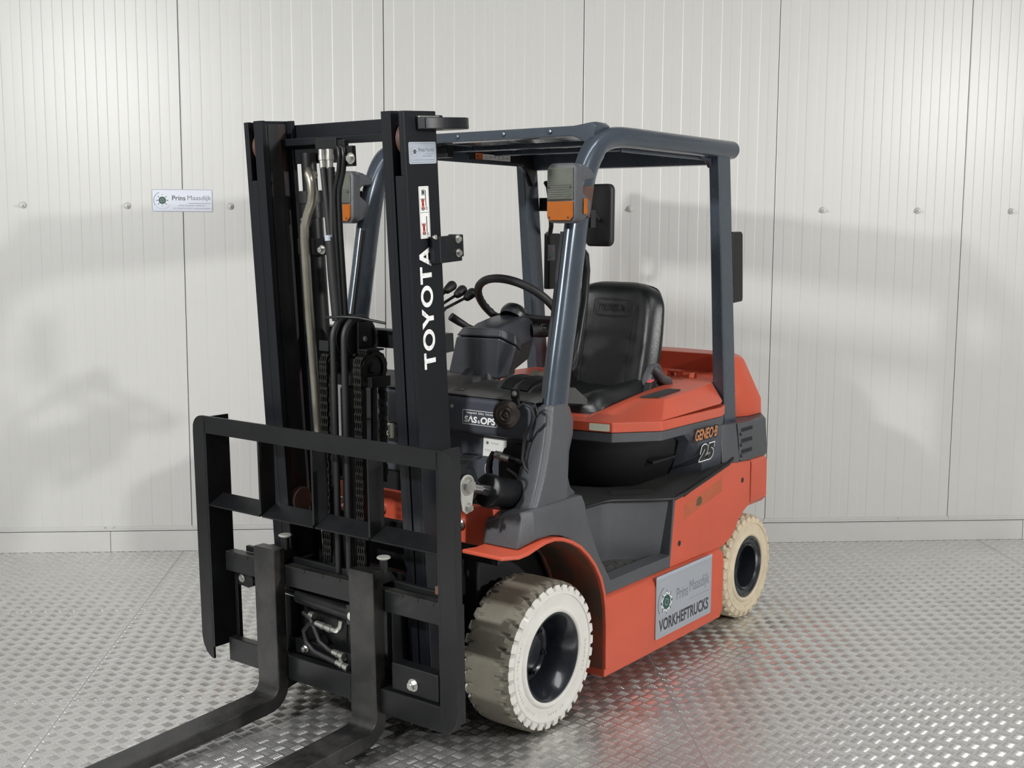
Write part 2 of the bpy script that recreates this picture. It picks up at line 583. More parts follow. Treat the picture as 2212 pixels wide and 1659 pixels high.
# ================================================================ FORKLIFT
FL = empty('forklift', (0, 0, 0), 0, label='orange and grey electric forklift truck with black mast parked on the metal tread plate floor', cat='forklift')
TT = -0.0667
MM = Matrix(((math.cos(TT), 0, -math.sin(TT), 0.3615), (0, 1, 0, 0), (math.sin(TT), 0, math.cos(TT), 0), (0, 0, 0, 1)))   # mast frame (forward, left, up)
CM = Matrix(((1, 0, 0.023, 0.532), (0, 1, 0, 0), (0, 0, 1, 0), (0, 0, 0, 1)))                                          # carriage frame


def part(b, name, mats, X=None, parent=FL, **k):
    return fin(b, name, mats, parent, X, **k)


# ---------------------------------------------------------------- wheels
def wheel(cx, yo, R, W, rimr, side, mt, mtr, nl, name):
    wl = empty(name, (cx, side * yo, R))
    wl.parent = FL
    s = side
    b = B()
    # profile: (axial inward from outer face, radius, lug row)
    sub = 10
    N = nl * sub
    prof = [(0.012, rimr, 0), (0.0, rimr + 0.006, 0), (0.002, rimr + 0.018, 0), (0.006, rimr + 0.022, 0), (0.004, R * 0.80, 0), (0.002, R * 0.865, 0), (0.001, R * 0.885, 1), (0.006, R * 0.955, 2), (0.018, R * 0.988, 3), (W * 0.17, R * 0.997, 4),
            (W * 0.27, R, 5), (W * 0.36, R, 0), (W * 0.64, R, 0), (W * 0.73, R, 5), (W * 0.83, R * 0.997, 4), (W - 0.018, R * 0.988, 3), (W - 0.006, R * 0.955, 2),
            (W - 0.001, R * 0.885, 1), (W, rimr + 0.006, 0), (W - 0.012, rimr, 0)]
    secs = []
    for j in range(N):
        ph = (j % sub) / sub
        sec = []
        for ax, rr, lug in prof:
            dr = 0.0
            da = 0.0
            if lug:
                # grooves lean backwards as they run inwards
                shift = {1: 0.0, 2: 0.0, 3: 0.06, 4: 0.32, 5: 0.62}[lug]
                wd = {1: 0.14, 2: 0.17, 3: 0.17, 4: 0.12, 5: 0.06}[lug]
                q = (ph - 0.5 - shift + 0.5) % 1.0 - 0.5
                q = abs(q)
                dep = {1: 0.003, 2: 0.011, 3: 0.012, 4: 0.009, 5: 0.0}[lug]
                if q < wd:
                    dr = dep
                    if lug == 1: da = 0.004
                    if lug == 2: da = 0.006
            a = 2 * PI * (j + 0.5) / N
            axx = ax + da * (1 if ax < W / 2 else -1)
            sec.append(((rr - dr) * math.cos(a), -s * axx, (rr - dr) * math.sin(a)))
        secs.append(sec)
    n = len(prof)
    vs = [p for q in secs for p in q]
    fs = []
    ms = []
    for j in range(N):
        for i in range(n - 1):
            a = j * n + i
            c = ((j + 1) % N) * n + i
            fs.append((a, a + 1, c + 1, c))
            ms.append(1 if 7 <= i <= 14 else 0)
    b.v = [tuple(p) for p in vs]
    b.f = [list(q) for q in fs]
    b.m = ms
    t = fin(b, 'tyre', [mt, mtr], wl, smooth=28)
    # raised rings and moulded lettering on the sidewall
    b = B()
    b.lathe([(R * 0.865, 0.002), (R * 0.858, -0.001), (R * 0.845, -0.001), (R * 0.838, 0.003)], (0, 0, 0), (0, -s, 0), 64, caps=False)
    b.lathe([(rimr + 0.020, 0.004), (rimr + 0.014, -0.003), (rimr + 0.004, -0.002), (rimr, 0.006)], (0, 0, 0), (0, -s, 0), 64, caps=False)
    fin(b, 'sidewall_ring', mt, wl, smooth=60)
    if side > 0:
        b = B()
        for word, a0, a1 in (('PNEUMATIC SHAPED SOLID', 150, 240), ('23x9-10', 262, 290), ('STANDARD', 330, 365)):
            m_ = len(word)
            for i, ch in enumerate(word):
                if ch == ' ':
                    continue
                a = math.radians(a0 + (a1 - a0) * (i + 0.5) / m_)
                rr = R * 0.765
                e = R * 0.020
                vs_, fs_ = text_mesh(ch, 0.03)
                # letters stand on the rim side, seen from outside (+y), x is mirrored
                ur = Vector((-math.cos(a), 0, math.sin(a)))
                ut = Vector((math.sin(a), 0, math.cos(a)))
                mw = sum(v[0] for v in vs_) / len(vs_)
                b.add([tuple(ur * (rr - (v[1] - 0.35) * e * 2.2 * -1 - 0.0) + ut * ((v[0] - mw) * -e * -2.0) + Vector((0, -0.0015, 0))) for v in vs_], fs_)
        if 'sidewall' and R > 0.25 or R > 0:
            fin(b, 'sidewall_lettering', mt, wl, smooth=0, kind='stuff')
    # steel rim: deep dish
    b = B()
    r = rimr
    prof2 = [(r + 0.003, 0.010), (r + 0.001, 0.004), (r - 0.006, 0.002), (r - 0.012, 0.008), (r - 0.018, 0.022), (r - 0.030, 0.040), (r - 0.040, 0.075), (r - 0.045, 0.110), (0.060, 0.118), (0.058, 0.098), (0.0, 0.096)]
    if R < 0.25:
        prof2 = [(r + 0.003, 0.010), (r + 0.001, 0.004), (r - 0.010, 0.002), (r - 0.016, 0.010), (r - 0.030, 0.012), (r - 0.036, 0.004), (r - 0.044, 0.010), (r - 0.048, 0.050), (r - 0.052, 0.085), (0.040, 0.090), (0.036, 0.060), (0.0, 0.056)]
    b.lathe(prof2, (0, 0, 0), (0, -s, 0), 64, caps=False)
    rm = fin(b, 'rim', 'rim', wl, smooth=35)
    for i in range(6 if R > 0.25 else 5):
        a = 2 * PI * i / (6 if R > 0.25 else 5) + 0.3
        bb = B()
        rr = 0.082 if R > 0.25 else 0.058
        d0 = 0.116 if R > 0.25 else 0.088
        bb.cyl((rr * math.cos(a), -s * d0, rr * math.sin(a)), (rr * math.cos(a), -s * (d0 - 0.018), rr * math.sin(a)), 0.011, 6)
        bb.cyl((rr * math.cos(a), -s * (d0 - 0.018), rr * math.sin(a)), (rr * math.cos(a), -s * (d0 - 0.026), rr * math.sin(a)), 0.006, 10)
        fin(bb, 'wheel_nut', 'rim', wl, smooth=30)
    return wl


wheel(0, 0.5823, 0.2591, 0.205, 0.1535, 1, 'tyre', 'tread', 34, 'front_wheel')
wheel(0, 0.5823, 0.2591, 0.205, 0.1535, -1, 'tyre', 'tread', 34, 'front_wheel')
wheel(-1.5362, 0.5443, 0.2304, 0.15, 0.1361, 1, 'tyre_r', 'tyre_r', 28, 'rear_wheel')
wheel(-1.5362, 0.5443, 0.2304, 0.15, 0.1361, -1, 'tyre_r', 'tyre_r', 28, 'rear_wheel')

# ---------------------------------------------------------------- chassis under the panels
b = B()
b.box((-1.28, -0.36, 0.11), (-0.34, 0.36, 0.62))
b.box((-0.34, -0.33, 0.15), (0.10, 0.33, 0.60))
b.box((-1.75, -0.30, 0.16), (-1.28, 0.30, 0.50))
part(b, 'chassis', 'deep', bev=0.01)
b = B()
b.cyl((0, -0.40, 0.2591), (0, 0.40, 0.2591), 0.085, 24)
b.cyl((0, 0.36, 0.2591), (0, 0.47, 0.2591), 0.12, 28)
b.cyl((0, -0.36, 0.2591), (0, -0.47, 0.2591), 0.12, 28)
part(b, 'front_axle', 'black', smooth=40)
b = B()
b.box((-1.60, -0.42, 0.18), (-1.48, 0.42, 0.28))
part(b, 'rear_axle', 'black', bev=0.01)
# inner wheel arch walls
for s in (1, -1):
    b = B()
    b.prism([(0.10, 0.64), (-0.36, 0.64), (-0.36, 0.12), (-0.31, 0.12), (-0.29, 0.42), (-0.22, 0.54), (-0.10, 0.61), (0.10, 0.62)], 'y', s * 0.355, s * 0.365)
    part(b, 'wheel_arch_wall', 'orange_dirty')

# ---------------------------------------------------------------- front orange frame plate
b = B()
b.prism([(-0.41, 0.632), (0.41, 0.632), (0.43, 0.66), (0.41, 0.772), (-0.41, 0.772), (-0.43, 0.66)], 'x', 0.095, 0.118)
b.box((-0.20, 0.395, 0.63), (0.11, 0.412, 0.765))
b.box((-0.20, -0.412, 0.63), (0.11, -0.395, 0.765))
fp = part(b, 'front_frame_plate', 'orange', bev=0.006)
for y in (0.27, -0.10, -0.30):
    bb = B()
    bb.cyl((0.118, y, 0.70), (0.124, y, 0.70), 0.019, 20)
    bb.bolt((0.124, y, 0.70), (1, 0, 0), 0.013, 0.014)
    fin(bb, 'bolt', 'silver', fp, smooth=30)
b = B()
b.box((0.085, 0.30, 0.575), (0.115, 0.43, 0.625))
b.box((0.085, -0.43, 0.575), (0.115, -0.30, 0.625))
b.box((0.06, -0.28, 0.15), (0.12, 0.28, 0.58))
part(b, 'mast_support_block', 'black', bev=0.006)

# ---------------------------------------------------------------- front fenders (curved orange strip) and their grey covers
ARCH = [(0.272, 0.650), (0.20, 0.643), (0.15, 0.645), (0.10, 0.655), (0.05, 0.663), (0.0, 0.663), (-0.05, 0.652), (-0.10, 0.633), (-0.15, 0.606), (-0.20, 0.566), (-0.245, 0.52), (-0.28, 0.468), (-0.303, 0.41), (-0.316, 0.35), (-0.322, 0.28), (-0.324, 0.12)]


def offs(pl, d):
    out = []
    for i in range(len(pl)):
        a = Vector(pl[max(i - 1, 0)]); c = Vector(pl[min(i + 1, len(pl) - 1)])
        t = (c - a).normalized()
        out.append((pl[i][0] - t.y * d, pl[i][1] + t.x * d))
    return out


for s in (1, -1):
    b = B()
    lo = ARCH
    hi = offs(ARCH, -0.014)
    if hi[5][1] < lo[5][1]:
        hi = offs(ARCH, 0.014)
    secs = []
    for i in range(len(ARCH)):
        yi = 0.40 if i < 4 else (0.385 if i < 6 else 0.36)
        yo = 0.585 if i > 0 else 0.565
        secs.append([(lo[i][0], s * yi, lo[i][1]), (lo[i][0], s * yo, lo[i][1]), (hi[i][0], s * yo, hi[i][1]), (hi[i][0], s * yi, hi[i][1])])
    b.loft(secs)
    ff = part(b, 'front_fender', 'orange', bev=0.005, smooth=30)
    b = B()
    inn = offs(ARCH, 0.002 if hi[5][1] < lo[5][1] else -0.002)
    b.loft([[(lo[i][0], s * 0.362, lo[i][1] - 0.001), (lo[i][0], s * 0.570, lo[i][1] - 0.001), (inn[i][0], s * 0.570, inn[i][1] - 0.001), (inn[i][0], s * 0.362, inn[i][1] - 0.001)] for i in range(5, len(ARCH))])
    fin(b, 'fender_lining', 'orange_dirty', ff, smooth=40)

    # grey cover over the fender; outline in side view, front face steps inboard
    b = B()
    bot = [(0.16, 0.660), (0.08, 0.679), (0.0, 0.680), (-0.06, 0.667), (-0.12, 0.640), (-0.18, 0.600), (-0.235, 0.55), (-0.28, 0.495), (-0.312, 0.43), (-0.33, 0.36)]
    top = [(0.135, 0.780, 0.540), (0.09, 0.785, 0.553), (0.0, 0.785, 0.556), (-0.05, 0.785, 0.557), (-0.10, 0.785, 0.557), (-0.15, 0.785, 0.557), (-0.203, 0.783, 0.557), (-0.216, 0.712, 0.562), (-0.305, 0.545, 0.566), (-0.385, 0.440, 0.566)]
    secs = []
    for i in range(len(bot)):
        yb = 0.545 if i == 0 else (0.560 if i == 1 else 0.566)
        (x0, z0), (x1, z1, yt) = bot[i], top[i]
        m_ = 0.86
        zi = z1 - (0.05, 0.03, 0.01, 0, 0, 0, 0, 0, 0, 0)[i]
        secs.append([(x0, s * 0.40, z0), (x0, s * yb, z0), (x0 + (x1 - x0) * m_, s * (yb + (yt - yb) * 0.3), z0 + (z1 - z0) * m_), (x1, s * (yt - 0.006), z1), (x1, s * 0.39, zi)])
    b.loft(secs)
    part(b, 'fender_cover', 'grey', bev=0.008, smooth=35)

    # pillar cover
    b = B()
    secs = []
    for z, xf, xc, xb, yo in ((0.772, 0.088, -0.10, -0.262, 0.548), (0.80, 0.062, -0.12, -0.225, 0.546), (0.86, 0.030, -0.13, -0.200, 0.543), (0.93, 0.004, -0.13, -0.215, 0.540), (0.99, -0.014, -0.13, -0.238, 0.538), (1.04, -0.027, -0.13, -0.240, 0.535), (1.085, -0.038, -0.13, -0.218, 0.530), (1.112, -0.048, -0.135, -0.190, 0.525)):
        secs.append([(xf, s * 0.492, z), (xf + 0.002, s * (yo - 0.014), z), (xf - 0.018, s * yo, z), (xc, s * yo, z), (xb, s * 0.488, z), (xb, s * 0.40, z), (xf - 0.06, s * 0.40, z)])
    b.loft(secs)
    part(b, 'pillar_cover', 'grey', bev=0.007, smooth=35)

# ---------------------------------------------------------------- front cowl
b = B()
b.prism([(-0.030, 1.118), (-0.020, 1.105), (-0.020, 1.000), (-0.028, 0.985), (-0.07, 0.980), (-0.055, 0.80), (-0.10, 0.78), (-0.16, 0.78), (-0.16, 1.12)], 'y', -0.45, 0.455)
cw_ = part(b, 'front_cowl', 'cowl', bev=0.008, smooth=30)
b = B()
b.prism([(-0.022, 1.119), (-0.022, 1.124), (-0.10, 1.140), (-0.26, 1.150), (-0.34, 1.10), (-0.34, 1.08), (-0.1, 1.115)], 'y', -0.475, 0.480)
part(b, 'cowl_top', 'deck', bev=0.004, smooth=30)
b = B()
b.hexa([(-0.08, -0.22, 1.125), (-0.30, -0.22, 1.13), (-0.30, 0.10, 1.13), (-0.08, 0.10, 1.125)], [(-0.13, -0.20, 1.158), (-0.30, -0.20, 1.165), (-0.30, 0.08, 1.165), (-0.13, 0.08, 1.158)])
part(b, 'steering_column_base', 'deck', bev=0.01)
# rounded hump beside the pillar with its dark opening
b = B()
secs = []
for i in range(9):
    a = PI * i / 8
    secs.append([(-0.20 - 0.11 * math.cos(a), 0.25, 1.13 + 0.055 * math.sin(a)), (-0.20 - 0.11 * math.cos(a), 0.40, 1.125 + 0.045 * math.sin(a)), (-0.20 - 0.11 * math.cos(a), 0.40, 1.10), (-0.20 - 0.11 * math.cos(a), 0.25, 1.10)])
b.loft(secs)
hp = part(b, 'dash_hump', 'grey', bev=0.004, smooth=50)
for i, y in enumerate((0.275, 0.345)):
    b = B()
    secs = []
    for j in range(7):
        a = PI * (0.12 + 0.5 * j / 6)
        secs.append([(-0.20 + 0.112 * math.cos(a) * 1.0, y, 1.130 + 0.058 * math.sin(a)), (-0.20 + 0.112 * math.cos(a), y + 0.045, 1.128 + 0.053 * math.sin(a)), (-0.20 + 0.10 * math.cos(a), y + 0.045, 1.12), (-0.20 + 0.10 * math.cos(a), y, 1.12)])
    b.loft(secs)
    fin(b, 'hump_slot', 'deep', hp, smooth=50)
for y in (0.13, 0.355):
    bb = B()
    bb.lathe([(0.006, 0), (0.006, 0.002), (0.002, 0.003)], (-0.06, y, 1.134), (0, 0, 1), 10)
    fin(bb, 'panel_screw', 'silver', cw_)
bb = B()
bb.bolt((-0.020, 0.115, 1.078), (1, 0, 0), 0.005, 0.003)
fin(bb, 'panel_screw', 'silver', cw_)
# black opening in the cowl, with hose stubs
b = B()
b.prism([(0.300, 0.80), (0.300, 0.90), (0.325, 0.945), (0.37, 0.965), (0.415, 0.968), (0.415, 0.80)], 'x', -0.065, -0.050)
part(b, 'cowl_opening', 'deep', bev=0.004)
b = B()
b.tube([(0.0, 0.30, 0.86), (0.005, 0.305, 0.905), (0.0, 0.315, 0.93), (-0.01, 0.35, 0.925)], 0.012, 10)
b.tube([(-0.01, 0.35, 0.925), (-0.03, 0.39, 0.915)], 0.013, 8)
part(b, 'hydraulic_elbow', 'black', smooth=40)
b = B()
b.tube([(0.0, 0.325, 0.93), (-0.015, 0.375, 0.918)], [0.014, 0.013], 8)
b.lathe([(0.016, 0), (0.016, 0.012)], (-0.003, 0.335, 0.9265), (-0.28, 0.95, -0.2), 6)
part(b, 'hose_fitting', 'silver', smooth=30)
b = B()
b.tube([(-0.03, 0.385, 0.915), (-0.045, 0.42, 0.90), (-0.06, 0.45, 0.87)], 0.012, 10)
b.tube([(-0.02, 0.36, 0.88), (-0.03, 0.39, 0.86), (-0.04, 0.42, 0.82)], 0.010, 10)
part(b, 'hydraulic_hose', 'rubber', smooth=60)
b = B()
b.box((-0.03, -0.24, 0.93), (-0.018, -0.175, 0.985))
lbl = part(b, 'cowl_label', 'label_y', bev=0.002)
# lower dark firewall
b = B()
b.box((-0.12, -0.42, 0.60), (-0.07, 0.42, 1.0))
part(b, 'firewall', 'deep')
FR = frame((-0.0175, -0.235, 0.925), (0, 1, 0), (0, 0, 1))
b = B()
put_text(b, 'VE', 0.012, 0.033, 0.050, 0.052, 0.0003, 0, bold=0.03)
put_text(b, 'AS', 0.010, 0.008, 0.050, 0.030, 0.0003, 0, bold=0.03)
fin(b, 'lettering', 'ink', lbl, FR, smooth=0)
# chalk mark on the lower cowl
b = B()
FR = frame((-0.0585, 0.232, 0.842), (0, 1, 0), (-0.083, 0, 1))
outline(b, rrect(0.036, 0.042, 0.016, 5, 0.018, 0.020), 0.0014, 0, 0)
put_text(b, 'J', 0.010, 0.008, 0.024, 0.030, 0.0, 0)
part(b, 'chalk_mark', 'wht', FR, smooth=0)

# stickers on the cowl
b = B()
XF = -0.0195
FR = frame((XF, 0.163, 1.020), (0, 1, 0), (0, 0, 1))
st = fin(B().box((0, 0, -0.0006), (0.157, 0.052, 0.0001)), 'safety_emblem', 'cowl', FL, FR)
b = B()
outline(b, rrect(0.156, 0.051, 0.005, 4, 0.0785, 0.026), 0.0016, 0.0004, 0)
put_text(b, 'Integrated  Safety  Solution', 0.020, 0.0365, 0.140, 0.0465, 0.0004, 0)
put_text(b, 'SΛS', 0.008, 0.007, 0.066, 0.031, 0.0004, 0, bold=0.035, shear=0.1)
put_text(b, '&', 0.069, 0.007, 0.080, 0.018, 0.0004, 0, bold=0.01)
put_text(b, 'OPS', 0.082, 0.006, 0.148, 0.031, 0.0004, 0, bold=0.035, shear=0.1)
fin(b, 'lettering', 'wht', st, FR, smooth=0)
FR = frame((-0.0632, 0.222, 0.905), (0, 1, 0), (-0.083, 0, 1))
st = fin(B().box((0, 0, 0.001), (0.104, 0.068, 0.0022)), 'inventory_label', 'label_w', FL, FR)
b = B()
gear_logo(b, 0.018, 0.048, 0.012, 0.0024)
put_text(b, 'Prins Maasdijk', 0.034, 0.044, 0.068, 0.051, 0.0024, 4)
put_text(b, 'Sales/service', 0.008, 0.022, 0.034, 0.026, 0.0024, 4)
put_text(b, '+31 (0)174', 0.008, 0.016, 0.034, 0.020, 0.0024, 4)
put_text(b, 'Stock number', 0.055, 0.022, 0.092, 0.026, 0.0024, 4)
outline(b, rrect(0.044, 0.013, 0.002, 3, 0.074, 0.0115), 0.0008, 0.0024, 4)
put_text(b, '51543', 0.060, 0.007, 0.088, 0.0155, 0.0024, 0)
fin(b, 'lettering', ['ink', 'ink_l', 'green', 'wht', 'ink_g'], st, FR, smooth=0)

# ---------------------------------------------------------------- horn
b = B()
b.lathe([(0.0, 0.020), (0.006, 0.022), (0.010, 0.018), (0.014, 0.017), (0.020, 0.021), (0.026, 0.017), (0.033, 0.018), (0.038, 0.013), (0.046, 0.012), (0.048, 0.008), (0.047, 0.002), (0.040, -0.004), (0.030, -0.02), (0, -0.022)], (0.035, 0.405, 1.082), (0.96, 0.28, 0), 40, caps=False)
hn = part(b, 'horn', 'horn', smooth=40)
b = B()
b.lathe([(0.0475, 0.0095), (0.0495, 0.008), (0.0495, 0.003), (0.0475, 0.0015)], (0.035, 0.405, 1.082), (0.96, 0.28, 0), 40, caps=False)
fin(b, 'horn_rim', 'black', hn, smooth=40)
b = B()
b.prism([(0.395, 1.13), (0.43, 1.13), (0.43, 1.165), (0.395, 1.165)], 'x', -0.002, 0.004)
b.hexa([(-0.002, 0.405, 1.10), (0.01, 0.405, 1.10), (0.01, 0.44, 1.10), (-0.002, 0.44, 1.10)], [(-0.002, 0.40, 1.14), (0.004, 0.40, 1.14), (0.004, 0.425, 1.14), (-0.002, 0.425, 1.14)])
fin(b, 'horn_bracket', 'black', hn, bev=0.002)
b = B()
b.bolt((0.004, 0.412, 1.150), (1, 0, 0), 0.007, 0.006)
fin(b, 'bolt', 'silver', hn, smooth=30)
b = B()
b.tube([(0.03, 0.445, 1.105), (0.035, 0.475, 1.125), (0.035, 0.505, 1.115), (0.03, 0.512, 1.085), (0.02, 0.495, 1.055), (0.01, 0.475, 1.035), (0.0, 0.455, 1.01), (-0.005, 0.445, 0.97), (0.0, 0.445, 0.93), (0.005, 0.46, 0.90), (0.005, 0.485, 0.88)], 0.0065, 8)
part(b, 'horn_cable', 'rubber', smooth=60)
b = B()
b.tube([(0.03, 0.455, 1.105), (0.04, 0.485, 1.135), (0.035, 0.52, 1.13), (0.025, 0.525, 1.09)], 0.003, 6)
part(b, 'horn_wire', 'rubber', smooth=60)

# ---------------------------------------------------------------- tilt cylinders
for s in (1, -1):
    Y = s * 0.425
    b = B()
    b.cyl((0.165, Y, 0.845), (-0.13, Y, 0.765), 0.050, 28)
    b.lathe([(0.050, 0), (0.056, 0.004), (0.056, 0.022), (0.050, 0.026)], (0.172, Y, 0.847), (-0.965, 0, -0.262), 28)
    tc_ = part(b, 'tilt_cylinder', 'black', smooth=40)
    b = B()
    b.cyl((0.27, Y, 0.874), (0.15, Y, 0.841), 0.020, 20)
    fin(b, 'piston_rod', 'chrome', tc_, smooth=40)
    b = B()
    Z0 = 0.883
    X0 = 0.292
    pl = [(X0 + 0.036 * math.cos(math.radians(a)), Z0 + 0.036 * math.sin(math.radians(a))) for a in range(-20, 201, 20)] + [(X0 - 0.022 + 0.0, Z0 - 0.075), (X0 - 0.015, Z0 - 0.088), (X0 + 0.005, Z0 - 0.092), (X0 + 0.020, Z0 - 0.080)]
    b.prism(pl, 'y', s * 0.437, s * 0.443)
    fin(b, 'pin_plate', 'zincplate', tc_, bev=0.001)
    b = B()
    b.bolt((X0, s * 0.443, Z0), (0, s, 0), 0.021, 0.016)
    b.bolt((X0 - 0.002, s * 0.443, Z0 - 0.072), (0, s, 0), 0.011, 0.012)
    fin(b, 'pin_bolt', 'silver', tc_, smooth=30)
    # lug on the mast
    b = B()
    b.prism([(-0.14, 0.96), (-0.20, 0.955), (-0.215, 0.90), (-0.20, 0.83), (-0.15, 0.80), (-0.10, 0.80), (-0.10, 0.96)], 'y', s * 0.3625, s * 0.395)
    b.prism([(-0.14, 0.93), (-0.18, 0.925), (-0.205, 0.86), (-0.18, 0.82), (-0.12, 0.82)], 'y', s * 0.405, s * 0.432)
    b.box((-0.15, s * 0.36, 0.80), (-0.11, s * 0.43, 0.95))
    part(b, 'tilt_lug', 'mast', MM, bev=0.004)
    b = B()
    b.lathe([(0.050, 0), (0.050, 0.006), (0.038, 0.006), (0.038, 0)], (-0.175, s * 0.405, 0.955), (0, 0, 1), 24, caps=False)
    part(b, 'mast_ring', 'mast', MM)

# ---------------------------------------------------------------- mast
for s in (1, -1):
    b = B()
    b.box((-0.148, s * 0.3505, 0.07), (0.0, s * 0.3625, 2.058))
    b.box((-0.016, s * 0.3150, 0.07), (0.0, s * 0.352, 1.865))
    b.box((-0.016, s * 0.3400, 1.865), (0.0, s * 0.352, 2.058))
    b.box((-0.148, s * 0.3150, 0.07), (-0.132, s * 0.352, 2.058))
    part(b, 'outer_mast_rail', 'mast', MM, bev=0.0025)
    b = B()
    b.box((-0.146, s * 0.2990, 0.12), (0.002, s * 0.3113, 2.060), 0)
    b.box((-0.014, s * 0.2711, 0.12), (0.002, s * 0.2990, 2.060), 0)
    b.box((-0.146, s * 0.2711, 0.12), (-0.130, s * 0.2990, 2.060), 0)
    b.box((-0.129, s * 0.2965, 0.12), (-0.015, s * 0.2988, 2.050), 1)
    b.box((-0.060, s * 0.2940, 0.12), (-0.045, s * 0.2965, 2.050), 1)
    b.box((-0.105, s * 0.2950, 0.12), (-0.098, s * 0.2965, 2.050), 1)
    part(b, 'inner_mast_rail', ['mast', 'rail_in'], MM, bev=0.0015)
    b = B()
    b.lathe([(0.0, 0), (0.050, 0), (0.054, 0.004), (0.054, 0.022), (0.050, 0.026), (0.0, 0.026)], (-0.062, s * 0.3135, 1.975), (0, s, 0), 36)
    part(b, 'mast_roller', 'brown', MM, smooth=40)
    b = B()
    b.lathe([(0.0, 0), (0.042, 0), (0.046, 0.004), (0.046, 0.022), (0.042, 0.026), (0.0, 0.026)], (-0.068, s * 0.2700, 0.745), (0, s, 0), 36)
    part(b, 'carriage_roller', 'brown', MM, smooth=40)
    # side lift cylinder behind the rails
    b = B()
    if s > 0:
        continue
    yc = s * 0.165
    b.cyl((-0.10, yc, 0.15), (-0.10, yc, 1.79), 0.036, 24)
    b.cyl((-0.10, yc, 1.785), (-0.10, yc, 1.825), 0.048, 24)
    b.cyl((-0.10, yc, 1.735), (-0.10, yc, 1.79), 0.042, 24)
    lc = part(b, 'lift_cylinder', 'black', MM, smooth=40)
    b = B()
    b.cyl((-0.10, yc, 1.82), (-0.10, yc, 1.95), 0.026, 20)
    fin(b, 'cylinder_rod', 'black', lc, MM, smooth=40)
    b = B()
    b.box((-0.215, s * 0.27, 1.915), (-0.135, s * 0.13, 2.000))
    part(b, 'cylinder_bracket', 'black', MM, bev=0.004)
    b = B()
    b.box((-0.13, s * 0.215, 1.612), (-0.07, s * 0.09, 1.668))
    part(b, 'cylinder_clamp', 'black', MM, bev=0.003)
b = B()
b.box((-0.185, -0.36, 2.000), (-0.15, 0.36, 2.046))
b.box((-0.165, -0.30, 1.975), (-0.10, 0.30, 2.000))
part(b, 'mast_top_crossmember', 'mast', MM, bev=0.003)
for x0, z0, x1, z1 in ((-0.19, 1.30, -0.15, 1.36), (-0.17, 0.30, -0.14, 0.52), (-0.17, 0.10, -0.10, 0.22), (-0.17, 0.62, -0.15, 0.70)):
    b = B()
    b.box((x0, -0.36, z0), (x1, 0.36, z1))
    part(b, 'mast_crossmember', 'black', MM, bev=0.003)

# stop ring and bolted bracket on the outer left rail
b = B()
pl = [(-0.052, 0.363), (-0.052, 0.375), (-0.075, 0.395)] + [(-0.215 + 0.075 * math.cos(math.radians(a)), 0.345 + 0.065 * math.sin(math.radians(a))) for a in range(80, -281, -20) if a > -100] + [(-0.215, 0.31), (-0.150, 0.31), (-0.150, 0.363)]
pl = [(-0.052, 0.3627), (-0.060, 0.395), (-0.10, 0.413), (-0.17, 0.418)] + [(-0.215 + 0.072 * math.cos(math.radians(a)), 0.347 + 0.071 * math.sin(math.radians(a))) for a in (100, 120, 140, 160, 180, 200, 220, 240, 260, 270)] + [(-0.15, 0.276), (-0.15, 0.3627)]
b.prism(pl, 'z', 2.002, 2.037)
part(b, 'mast_stop_ring', 'mast', MM, bev=0.003)
b = B()
b.box((-0.150, 0.3627, 2.037), (-0.055, 0.375, 2.043))
part(b, 'stop_ring_weld', 'silver', MM, bev=0.002)
b = B()
b.prism([(-0.085, 0.363), (-0.085, 0.385), (-0.10, 0.398), (-0.205, 0.398), (-0.205, 0.385), (-0.12, 0.385), (-0.115, 0.363)], 'z', 1.592, 1.675)
b.box((-0.212, 0.345, 1.605), (-0.200, 0.40, 1.675))
mbk = part(b, 'mast_side_bracket', 'mast', MM, bev=0.003)
b = B()
b.bolt((-0.185, 0.398, 1.662), (0, 1, 0), 0.009, 0.008)
b.bolt((-0.185, 0.398, 1.618), (0, 1, 0), 0.009, 0.008)
b.bolt((-0.09, 0.386, 1.672), (0, 0.6, 0.8), 0.006, 0.005)
fin(b, 'bolt', 'silver', mbk, MM, smooth=30)

